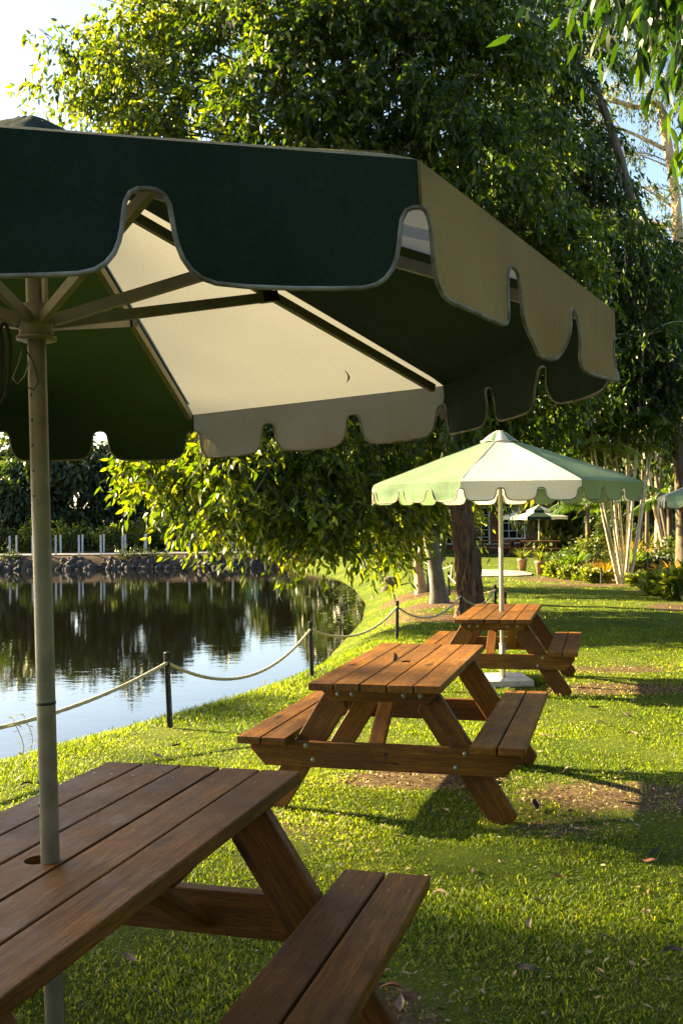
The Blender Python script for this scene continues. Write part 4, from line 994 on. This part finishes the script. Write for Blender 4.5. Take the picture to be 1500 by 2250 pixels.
# ================================================================== garden bed on the right
def pg(px, py): return on_ground(px, py)
gl = [(1218, 1270, .55, .4, .38, 'leaf_light', 'low bright green shrub at the left end of the garden bed'), (1205, 1258, .35, .3, .3, 'leaf_light', 'small yellow green groundcover shrub beside the right pot'), (1252, 1274, .4, .3, .28, 'leaf_light', 'low weedy plant left of the wooden stake'),
      (1300, 1280, .45, .3, .28, 'leaf_light', 'leafy plant right of the wooden stake'), (1462, 1308, .55, .45, .45, 'leaf_light', 'large leaved pale shrub at the lower right of the garden bed'), (1498, 1318, .6, .5, .6, 'leaf_light', 'glossy pale shrub at the right picture edge'),
      (1400, 1290, .35, .3, .25, 'leaf_light', 'small glossy groundcover at the foot of the canes'), (1495, 1262, 1.0, .8, 1.1, 'leaf_dark', 'dark shrub behind the pale shrub at the right edge'), (1440, 1270, .7, .6, .8, 'leaf_dark', 'dark shrub right of the cane palm'),
      (1300, 1238, .9, .8, 1.2, 'leaf_gum', 'green shrub behind the orange leaved plant'), (1262, 1236, .8, .6, .55, 'leaf_dark', 'shaded shrub in the middle of the garden bed'), (1345, 1236, 1.0, .8, 1.7, 'leaf_dark', 'tall shrub behind the cane palm')]
for i, (px, py, rx, ry, rz, mt, lab) in enumerate(gl):
    p = pg(px, py); big = mt == 'leaf_light'
    bush('garden_shrub', p, rx, ry, rz, 260 if i in (4, 5) else 330, .15 if not i in (4, 5) else .28, .06 if i not in (4, 5) else .10, M[mt], lab, 'shrub', 'shrubs of the garden bed', 400+i, droop=.0, mean=.6)
for i, (px, py, h, mt, lab, sp) in enumerate([(1332, 1278, .85, 'leaf_orange', 'orange leaved plant left of the cane palm', .9), (1308, 1270, .7, 'leaf_orange', 'smaller orange tinted plant beside the taller orange one', .9), (1260, 1262, .9, 'leaf_palm', 'tall grassy strap leaved clump behind the wooden stake', .6), (1235, 1262, .8, 'leaf_palm', 'strap leaved clump left of the wooden stake', .6),
        (1390, 1258, 1.5, 'leaf_orange', 'orange fronded plant right of the canes', .8), (1420, 1240, 1.7, 'leaf_orange', 'tall orange and green fronded plant behind the canes', .8), (1475, 1280, .95, 'leaf_orange', 'drooping orange leaved plant at the lower right', 1.1), (1385, 1270, 1.1, 'leaf_palm', 'bright strap leaved plant among the canes', .6),
        (1440, 1310, .55, 'leaf_light', 'pale strap leaved plant at the edge of the lawn on the right', 1.1), (1345, 1272, .8, 'leaf_light', 'yellow green strap plant at the left foot of the canes', .7)]):
    strap_clump('garden_plant', pg(px, py), 150, h, .05, M[mt], lab, 'garden plant', sp, 440+i, 'strap leaved plants of the garden bed')
# wooden stake and small lights
p = pg(1277, 1272); root = empty('wooden_stake', p, 0, 'short split pale wooden stake standing in the garden bed', 'stake')
mb = MB(); mb.tube([(-.02, 0, -.1), (0, 0, .2), (.02, 0, .36)], [.045, .04, .035], 8); mb.build('stake_body', M['bark_pale'], root); mb = MB(); mb.tube([(.02, 0, .34), (-.09, 0, .42)], [.025, .012], 6); mb.build('stub', M['bark_pale'], root)
for i, (px, py, h, lab) in enumerate([(1320, 1283, .42, 'thin black garden light post with flat top in front of the orange plant'), (1423, 1298, .9, 'taller black garden light post at the dark edge of the bed'), (1090, 1345, .4, 'short black garden light behind the farthest table')]):
    p = pg(px, py) if i < 2 else Vector((2.95, 17.3, gz(2.95, 17.3))); root = empty('garden_light', p, 0, lab, 'garden light', 'small black garden lights')
    mb = MB(); mb.tube([(0, 0, -.1), (0, 0, h)], .022, 8); mb.build('post_shaft', M['black'], root); mb = MB(); mb.tube([(0, 0, h-.1), (0, 0, h-.01), (0, 0, h)], [.03, .035, .06 if i == 0 else .035], 12); mb.build('lamp_head', M['black'], root)
# cane palm
def frond(root, p0, dirn, Ln, mat, rs, leaf=.42, n=26, name='frond', droop=.55, wd=.035):
    dirn = Vector(dirn).normalized(); pts = []
    for k in range(12):
        t = k/11; pts.append(Vector(p0)+dirn*Ln*t+Vector((0, 0, -1))*droop*Ln*t**2.2)
    mb = MB(); mb.tube(pts, [.014*(1-.8*k/11) for k in range(12)], 5, False)
    Pn = []; D = []; U = []
    for j in range(n):
        t = .12+.88*j/n; f = t*11; i = min(int(f), 10); q = pts[i].lerp(pts[i+1], f-i); tg = (pts[i+1]-pts[i]).normalized(); sd = tg.cross(Vector((0, 0, 1))).normalized()
        for s in (-1, 1):
            d = sd*s*.9+tg*(.45+.4*t)+Vector((0, 0, -.25-.35*rs.random())); Pn.append(q); D.append(d); U.append(Vector((0, 0, 1)))
    Pn, D, U = np.array(Pn), np.array(D), np.array(U); N = len(Pn); env = np.sin(np.linspace(.35, 2.9, N//2)).repeat(2)
    c, t_, r_ = leaves(Pn, D, U, leaf*np.maximum(env, .25), wd, np.full(N, .25+.5*rs.random()), .25, .1)
    fo = link(name, trimesh(name, c, t_, {'rnd': r_}, mat), root); mb.build('frond_stalk', M['cane'], fo, True); return fo
p = pg(1368, 1283); rs = random.Random(9)
root = empty('cane_palm', p, 0, 'clump of pale slender palm canes fanning upward at the garden bed', 'palm')
for i, (px0, px1, tp) in enumerate([(1359, 1318, 1080), (1363, 1326, 1080), (1366, 1343, 1085), (1370, 1356, 1100), (1374, 1371, 1040), (1378, 1385, 1050), (1380, 1406, 1080), (1384, 1417, 1040), (1376, 1360, 1000), (1372, 1392, 980)]):
    t1 = at(px1, tp, p.y+rs.uniform(-.3, .5))-p; b0 = Vector(((px0-1368)/F*p.y, rs.uniform(-.1, .15), -.1)); tip = b0+(t1-b0)*rs.uniform(1.25, 1.7)+Vector((0, 0, .3))
    cane = [b0.lerp(tip, k/24)+Vector((math.copysign(1, px1-1368)*.10*math.sin(k/24*2), 0, 0)) for k in range(25)]
    mb = MB(); mb.tube(cane, [.038*(1-.3*k/24)*(1.09 if k % 3 == 0 else 1) for k in range(25)], 9); mb.build('cane', M['cane'], root, True)
    for q in range(6):
        a = rs.uniform(0, 6.28); frond(root, cane[-1], (math.cos(a)*.8, math.sin(a)*.8, rs.uniform(.35, 1.1)), rs.uniform(1.3, 1.9), M['leaf_palm'], rs)
# further palms in the background right
def palm(px, d, h, Ln, nf, lab, seed, lean=0, tr_=.09, py=1150):
    p = at(px, py, d); p.z = gz(p.x, p.y); rs = random.Random(seed); root = empty('palm', p, 0, lab, 'palm', 'palms behind the garden bed')
    pts = [Vector((lean*(k/10)**1.5, 0, h*k/10-.1)) for k in range(11)]
    mb = MB(); mb.tube(pts, [tr_*(1.15-.35*k/10) for k in range(11)], 10); mb.build('trunk', M['bark_mid'], root, True)
    for q in range(nf):
        a = q*2.4+rs.uniform(-.3, .3); frond(root, pts[-1], (math.cos(a)*.85, math.sin(a)*.85, rs.uniform(.15, 1.1)), Ln*rs.uniform(.8, 1.1), M['leaf_palm'], rs, leaf=.5, n=30, wd=.045)
palm(1470, 29, 2.3, 1.8, 13, 'bushy golden palm at the right edge behind the garden', 71)
palm(1440, 33, 4.6, 2.0, 13, 'sunlit palm crown behind the thin stems above the right umbrella', 72, .3)
palm(1500, 35, 5.4, 2.2, 13, 'taller sunlit palm at the right edge above the umbrella', 73)
palm(1290, 36, 2.2, 1.6, 12, 'low palm between the red building and the cane palm', 74)
palm(1430, 42, 14.3, 2.2, 11, 'tall slim palm whose feathery fronds show in the sky gap', 75, -.5, .12)
# slender bare stems right of the far umbrella
for i, (px0, px1, d) in enumerate([(1470, 1385, 30), (1480, 1420, 31), (1500, 1440, 29), (1440, 1400, 32), (1418, 1372, 33), (1402, 1412, 34), (1510, 1465, 30), (1385, 1345, 34)]):
    a = at(px0, 1210, d); a.z = gz(a.x, a.y); e = at(px1, 700, d)
    root = empty('slender_tree', a, 0, ['leaning slender trunk seen above the right umbrella, nearest the cane palm', 'second slender slanting trunk above the right umbrella', 'slender slanting trunk nearest the right picture edge', 'slender trunk behind the canes', 'pale thin trunk left of the slanting ones', 'upright thin trunk among the slanting ones', 'slender trunk leaning in from the right picture edge', 'thin trunk behind the far umbrella edge'][i], 'tree', 'slender trunks behind the garden')
    mb = MB(); mb.tube(bent((0, 0, -.1), e-a, 0, .3, 14), [.075*(1-.04*k) for k in range(15)], 8); mb.build('trunk', M['bark_mid'] if i % 3 else M['bark_pale'], root, True)
    cl = [(e.x-a.x+random.uniform(-.6, .6), random.uniform(-.6, .6), e.z-a.z+random.uniform(-1.2, 1.2), .8, .8, .6) for _ in range(4)]
    (co, tr, rn), P0, o_, s_ = crown(cl, 200, 9, .26, .07, .9, .6, .2, False, .4, 500+i); link('crown', trimesh('crown', co, tr, {'rnd': rn}, M['leaf_dark']), root)
# stump
p = pg(858, 1292); root = empty('tree_stump', p, 0, 'old mossy cut stump on the grass slope left of the trees', 'stump')
mb = MB(); mb.tube([(0, 0, -.15), (0, 0, .1), (0, 0, .3), (0, 0, .33)], [.30, .24, .21, .18], 20, True, lambda i, u: 1+.15*noise.noise(Vector((math.cos(u*6.28)*3, math.sin(u*6.28)*3, i*.5)))); mb.build('stump_body', M['bark_mid'], root, True)

# ================================================================== near boughs at the upper right
tb = Vector((5.6, 6.6, gz(5.6, 6.6))); root = empty('near_tree', tb, 0, 'tree whose long leaved branches hang into the top right corner', 'tree')
mb = MB(); mb.tube([(0, 0, -.2), (.1, 0, 2.2), (-.1, .1, 4.2), (-.4, .2, 6.4)], [.2, .15, .12, .07], 14); mb.build('trunk', M['bark_mid'], root, True)
lm = []
for q in range(5):
    t = np.linspace(0, 1, 9); wdt = np.array([.02, .55, .9, 1, .95, .8, .55, .28, .0])*.5; V = []; Fc = []
    cv = [.1, .25, .35, .18, .05][q]
    for k in range(9):
        z = -cv*t[k]**1.6; x = .12*math.sin(t[k]*2+q)
        for s, f in ((-1, 1), (0, 0), (1, 1)): V.append((x*.5+s*wdt[k]*.2, t[k], z*.8+.035*f*wdt[k]+.01*math.sin(t[k]*17+q)*f))
    for k in range(8):
        for s in range(2): a = k*3+s; Fc.append((a, a+1, a+4, a+3))
    me = pydata('leaf', V, Fc, None, True); a = me.attributes.new('rnd', 'FLOAT', 'POINT'); a.data.foreach_set('value', [[.0, .12, .3, .05, .6][q]]*len(me.vertices)); me.materials.append(M['leaf_near']); lm.append(me)
rs = random.Random(21); cnt = 0
cl = [P(1500, -20, 7.3, .36, .4, .30), P(1545, 60, 7.3, .26, .3, .28), P(1440, -90, 7.2, .40, .4, .22), P(1560, -110, 7.4, .6, .5, .45), P(1340, -130, 7.3, .35, .4, .12), P(1720, 60, 7.5, .5, .6, .8), P(1720, -120, 7.5, .8, .8, .8)]
(co, tr_a, rn), P0, o_, s_ = crown([(c[0]-tb.x, c[1]-tb.y, c[2]-tb.z)+tuple(c[3:]) for c in cl], 950, 9, .20, .045, 1.0, .42, .1, True, .35, 77, .5)
tag(link('crown', trimesh('crown', co, tr_a, {'rnd': rn*.6}, M['leaf_near']), root), kind='stuff')
boughs = [((1560, -120, 6.8), (1480, 120, 6.4)), ((1540, -150, 6.6), (1380, 60, 6.3)), ((1500, -220, 6.6), (1330, -40, 6.5)), ((1480, -240, 6.9), (1265, -110, 6.6)), ((1600, 100, 6.5), (1470, 270, 6.3)), ((1600, 50, 6.7), (1440, 190, 6.6)), ((1590, 250, 6.6), (1500, 360, 6.4)), ((1550, -60, 7.4), (1400, 150, 7.2)), ((1530, -80, 7.0), (1330, 40, 7.1))]
for bi, (a, e) in enumerate(boughs):
    A = at(*a)-tb; E_ = at(*e)-tb; curve = bent(A, E_, .05, .05, 10); st = Vector((-.3, .15, 5.4))
    mb = MB(); mb.tube([st, (st+A)/2+Vector((0, 0, .25))]+curve, [.05, .03]+[.012*(1-.08*k) for k in range(11)], 7); bo = mb.build('branch', M['bark_mid'], root, True)
    for k in range(32):
        if cnt >= 290: break
        t = .12+.88*(k/32); f = t*10; i = min(int(f), 9); q = curve[i].lerp(curve[i+1], f-i)
        o = link('leaf', rng_me := lm[rs.randrange(5) if rs.random() < .8 else 0], root); Ls = rs.uniform(.13, .25)
        d = Vector((rs.uniform(-.7, .5), rs.uniform(-.5, .5), -1.0-rs.random()*.5)).normalized(); zv = Vector((rs.uniform(-1, 1), -1.2, .3)).normalized(); xv = d.cross(zv).normalized(); zv = xv.cross(d)
        o.rotation_euler = Matrix((xv, d, zv)).transposed().to_euler(); o.scale = (Ls*rs.uniform(.8, 1.2), Ls, Ls); o.location = q+Vector((rs.uniform(-.08, .08), rs.uniform(-.1, .1), rs.uniform(-.05, .06))); cnt += 1

# ================================================================== small plants by the water
def weed(px, py, h, lab, seed, d=None):
    p = pg(px, py) if d is None else at(px, py, d); rs = random.Random(seed); root = empty('weed', p, 0, lab, 'weed', 'weeds at the water edge')
    pts = [Vector((.12*h*math.sin(k*.5), 0, h*k/8)) for k in range(9)]; mb = MB(); mb.tube(pts, [.003]*9, 5); mb.build('stem', M['cane'], root, True); Pn = []; D = []
    for k in range(2, 9):
        for s in (-1, 1): Pn.append(pts[k]); D.append((s*rs.uniform(.5, 1), rs.uniform(-.6, .6), rs.uniform(-.1, .6)))
    N = len(Pn); c, t_, r_ = leaves(np.array(Pn), np.array(D), np.tile([0, 0, 1.], (N, 1)), h*.16, h*.07, np.full(N, .8)); link('foliage', trimesh('foliage', c, t_, {'rnd': r_}, M['leaf_light']), root)
weed(40, 1690, .33, 'thin straggly weed at the shore left of the umbrella pole', 1)
weed(62, 1660, .28, 'second thin weed beside the straggly one near the umbrella pole', 2)
weed(583, 1522, .12, 'small leafy weed on the bank edge above the middle bench', 3)
# floating leaves near the slope
rs_ = np.random.RandomState(4); Pn = []
while len(Pn) < 130:
    y = rs_.uniform(20, 34); x = interp(y, WL)-abs(rs_.normal())*.55-.05; Pn.append((x, y, WATER+.006))
Pn = np.array(Pn); N = len(Pn); D = rs_.normal(size=(N, 3)); D[:, 2] = 0; c, t_, r_ = leaves2(Pn, D, np.tile([0, 0, 1.], (N, 1))+0*D, .10, .08, rs_.rand(N)*.4+.5, 0.)
tag(link('floating_leaves', trimesh('floating_leaves', c, t_, {'rnd': r_}, M['leaf_light'])), 'small yellow green leaves floating along the shore below the slope', 'floating leaves', kind='stuff')

# ================================================================== fallen leaves (one by one)
fm = []
for nm, c in (('tan', (.34, .24, .13)), ('brown', (.13, .075, .04)), ('rust', (.30, .10, .035)), ('dark', (.05, .032, .02))):
    M['fl_'+nm] = simple('dry_leaf_'+nm, c, .7, 0, .35, 60, .001)
for q in range(4):
    V = []; Fc = []; W_ = [.01, .4, .75, .95, 1, .85, .55, .25, .0]
    for k in range(9):
        t = k/8; z = [.16*math.sin(t*3.1), .28*(t-.5)**2*2, .10*math.sin(t*6), .2*t*t][q]; x = [.15*math.sin(t*3), .0, .2*t*t, -.1*math.sin(t*4)][q]
        for s in (-1, -.5, 0, .5, 1): V.append((x+s*W_[k]*.15, t-.5, z+[.10, .14, -.04, .12][q]*abs(s)**1.5*W_[k]))
    for k in range(8):
        for s in range(4): a = k*5+s; Fc.append((a, a+1, a+6, a+5))
    V += [(V[-3][0], .5, V[-3][2])]
    fm.append((V, Fc))
FL = [(965, 1983, 'tan', .085, 0, 'curled tan leaf on the grass just right of the nearest bench'), (1165, 2046, 'tan', .085, 3, 'flat grey tan leaf in the shade at the middle of the lower lawn'), (1412, 2022, 'tan', .08, 0, 'pale tan leaf lying at the right of the lower lawn'),
      (1158, 2140, 'dark', .10, 2, 'dark brown leaf in deep shade near the bottom edge'), (1226, 1941, 'rust', .06, 1, 'rusty red leaf in the sunlit grass'), (882, 1854, 'tan', .07, 3, 'small tan leaf below the foot of the middle table'), (1425, 1902, 'rust', .09, 2, 'reddish leaf at the right edge of the sunlit patch'),
      (1440, 1884, 'dark', .09, 1, 'dark leaf just above the reddish leaf at right'), (1376, 1578, 'tan', .13, 3, 'pale tan leaf right of the middle table, upper one'), (1385, 1624, 'tan', .14, 0, 'round pale leaf right of the middle table, lower one'), (1193, 1627, 'tan', .11, 3, 'pale leaf beside the right bench of the middle table'),
      (1303, 1563, 'brown', .12, 1, 'brown leaf on the lawn between the middle table and the right edge'), (1318, 1591, 'brown', .10, 2, 'small brown leaf above the round pale leaf'), (285, 2133, 'tan', .09, 1, 'curled pale leaf in the grass under the nearest table'), (347, 1672, 'tan', .10, 1, 'orange tan leaf beyond the far edge of the nearest table'),
      (40, 1718, 'dark', .11, 2, 'dark leaf in the bright grass left of the umbrella pole, upper one'), (60, 1738, 'dark', .11, 0, 'dark leaf in the bright grass left of the umbrella pole, lower one'), (390, 1646, 'dark', .10, 1, 'dark curled leaf on the grass left of the middle bench'), (488, 1603, 'brown', .09, 2, 'brown leaf by the bank left of the middle bench'),
      (1175, 1785, 'dark', .14, 1, 'large dark curled leaf beside the foot of the middle table'), (1040, 1930, 'brown', .06, 2, 'tiny brown leaf in the sunlit lawn'), (1150, 1983, 'brown', .06, 3, 'small brown leaf in the lower sunlit lawn'), (880, 2235, 'tan', .09, 1, 'curled tan leaf at the bottom edge by the bench foot'), (865, 2190, 'rust', .10, 0, 'crumpled reddish leaf by the foot of the nearest bench'),
      (1270, 1820, 'brown', .07, 1, 'brown leaf on the bare soil patch'), (1240, 1700, 'tan', .09, 2, 'tan leaf on the litter right of the middle table'), (1370, 1708, 'tan', .10, 0, 'tan leaf at the border of the shade right of the middle table'), (1180, 1990, 'dark', .05, 1, 'small dark leaf near the tan one on the lower lawn'), (1330, 2080, 'dark', .08, 2, 'dark leaf in the lower right shade'),
      (1480, 2110, 'dark', .09, 3, 'dark leaf at the lower right picture edge'), (1460, 1560, 'brown', .12, 0, 'brown leaf near the right picture edge on the sunlit lawn'), (1395, 1855, 'brown', .06, 0, 'little brown leaf above the shaded corner'), (980, 1790, 'tan', .06, 1, 'small tan leaf between the legs of the middle table'), (690, 1800, 'tan', .07, 2, 'tan leaf near the corner of the nearest table')]
leafmesh = {}
for i, (px, py, c, s, q, lab) in enumerate(FL):
    key = (q, c)
    if key not in leafmesh: leafmesh[key] = pydata('fallen_leaf', fm[q][0], fm[q][1], M['fl_'+c], True)
    o = link('fallen_leaf', leafmesh[key]); p = pg(px, py); o.location = (p.x, p.y, p.z+.022); o.rotation_euler = (rs.uniform(-.35, .35), rs.uniform(-.4, .4), rs.uniform(0, 6.28)); o.scale = (s, s, s)
    tag(o, lab, 'leaf', 'dry leaves fallen on the lawn')
o = link('fallen_leaf', pydata('fallen_leaf', fm[0][0], fm[0][1], M['fl_brown'], True)); o.location = (.30, 5.86, .716); o.scale = (.09, .1, .1); o.rotation_euler = (.9, .4, .3); tag(o, 'thin dry twig like leaf standing up on the middle table top', 'leaf')
o = link('fallen_leaf', leafmesh[(0, 'brown')]); cpt = at(757, 826, 2.95)
o.location = cpt; o.scale = (.045, .05, .05); o.rotation_euler = (1.3, .3, 1.3); tag(o, 'small leaf resting on the cream panel of the nearest umbrella', 'leaf')

# ================================================================== grass blades and litter
def scatter(n, dmin, dmax, power, seed, left_extra=0):
    rs = np.random.RandomState(seed); u = rs.rand(n); d = (dmin**power+(dmax**power-dmin**power)*u)**(1/power)
    x = (rs.rand(n)*2-1)*(.40*d+.35); return x, d, rs
parts = []
for n, d0, d1, pw, hh, ww, sd_ in ((250000, 2.5, 7.5, 1.15, .023, .0042, 1), (170000, 7.2, 15, 1.2, .030, .0060, 2), (85000, 14.5, 36, 1.1, .035, .013, 3)):
    x, y, rs2 = scatter(n, d0, d1, pw, sd_)
    z = ground_z(x, y); tl = interp(y, TL); wl = interp(y, WL)
    cl_ = np.array([noise.noise(Vector((a*1.3, b_*1.3, 3.))) for a, b_ in zip(x[::1], y[::1])]) if n < 1 else np.sin(x*2.1+1.3*np.sin(y*1.7))*np.sin(y*1.9+1.1*np.sin(x*2.3))*.5
    fine = np.sin(x*17+3*np.sin(y*11))*np.sin(y*19+2*np.sin(x*13))
    ok = (x > wl+.06) & (dirt_at(x, y) + .22*fine + .7*(rs2.rand(n)-.5) < .50)
    ok &= ~((y > 28.2) & (y < 32.6) & (x > 3.7) & (x < 6.0))
    x, y, z, cl_, fine = x[ok], y[ok], z[ok], cl_[ok], fine[ok]; N = len(x)
    a = rs2.rand(N)*6.283; tilt = np.abs(rs2.normal(size=N))*.7+.15
    D = np.stack([np.cos(a)*np.sin(tilt), np.sin(a)*np.sin(tilt), np.cos(tilt)], 1)
    edge = np.clip(1-(x-tl[ok])/.5, 0, 1)*(y < 14)
    H = hh*(.55+.8*rs2.rand(N))*(1+.35*cl_+.2*fine)*(1+.9*edge*rs2.rand(N)); tall = rs2.rand(N) > .985; H[tall] *= 1.7
    S = np.stack([np.cos(a+1.57), np.sin(a+1.57), 0*a], 1); W_ = ww*(.7+.6*rs2.rand(N))
    B = np.stack([x, y, z-.004], 1); out = np.stack([np.cos(a), np.sin(a), 0*a], 1)
    low = np.sin(x*.9+2*np.sin(y*.7))*np.sin(y*1.1+1.7*np.sin(x*.8)); rn = np.clip(.40+.22*rs2.normal(size=N)+.3*cl_+.12*low+.45*dirt_at(x, y), 0, 1); rn[rs2.rand(N) > .985] = 1.
    if d0 < 14:
        m_ = B+D*H[:, None]*.55; tip = B+D*H[:, None]+out*H[:, None]*.28-np.array([0, 0, 1.])*H[:, None]*.12
        co = np.stack([B-S*W_[:, None]*.4, B+S*W_[:, None]*.4, m_-S*W_[:, None]*.5, m_+S*W_[:, None]*.5, tip], 1).reshape(-1, 3)
        T = np.array([(0, 1, 3), (0, 3, 2), (2, 3, 4)]); tr = (np.arange(N)[:, None, None]*5+T[None]).reshape(-1, 3); parts.append((co, tr, np.repeat(rn, 5)))
    else:
        tip = B+D*H[:, None]; co = np.stack([B-S*W_[:, None]*.5, B+S*W_[:, None]*.5, tip], 1).reshape(-1, 3)
        tr = (np.arange(N)[:, None]*3+np.arange(3)[None]); parts.append((co, tr, np.repeat(rn, 3)))
co, tr, rn = join(parts)
tag(link('lawn_grass', trimesh('lawn_grass', co, tr, {'rnd': rn}, M['grassblade'])), 'short bright green lawn grass', kind='stuff')
# dry litter on the bare patches
rs2 = np.random.RandomState(77); Pn = []
for cx, cy, rx, ry, a in DIRT:
    k = int(2600*rx*ry*a)+30 if cy < 12 else int(350*rx*ry)
    k = min(k, 1300)
    th = rs2.rand(k)*6.283; rr = rs2.rand(k)**.6*1.25; Pn.append(np.stack([cx+rx*rr*np.cos(th), cy+ry*rr*np.sin(th)], 1))
yy = 2.6+12*rs2.rand(1500)**.8; Pn.append(np.stack([(rs2.rand(1500)*2-1)*.4*yy, yy], 1))
yy = 6.2+3*rs2.rand(160); Pn.append(np.stack([1.3+1.6*rs2.rand(160), yy], 1))
Pn = np.concatenate(Pn); Pn = Pn[Pn[:, 0] > interp(Pn[:, 1], TL)-.3]; z = ground_z(Pn[:, 0], Pn[:, 1])+.012+.012*rs2.rand(len(Pn)); N = len(Pn); D = rs2.normal(size=(N, 3)); D[:, 2] *= .25; U = rs2.normal(size=(N, 3))*.4+np.array([0, 0, 1.])
c, t_, r_ = leaves2(np.column_stack([Pn, z]), D, U, .012+.03*rs2.rand(N), .004+.012*rs2.rand(N), rs2.rand(N), .3)
m, n, b = newmat('dry_litter'); at_ = nd(n, 'ShaderNodeAttribute', attribute_name='rnd'); L(n, ramp(n, at_.outputs['Fac'], [(0, (.04, .025, .014)), (.5, (.16, .10, .05)), (1., (.40, .28, .16))]), b.inputs['Base Color']); b.inputs['Roughness'].default_value = .8
tag(link('dry_litter', trimesh('dry_litter', c, t_, {'rnd': r_}, m)), 'dry bark and leaf litter on the bare soil patches', kind='stuff')
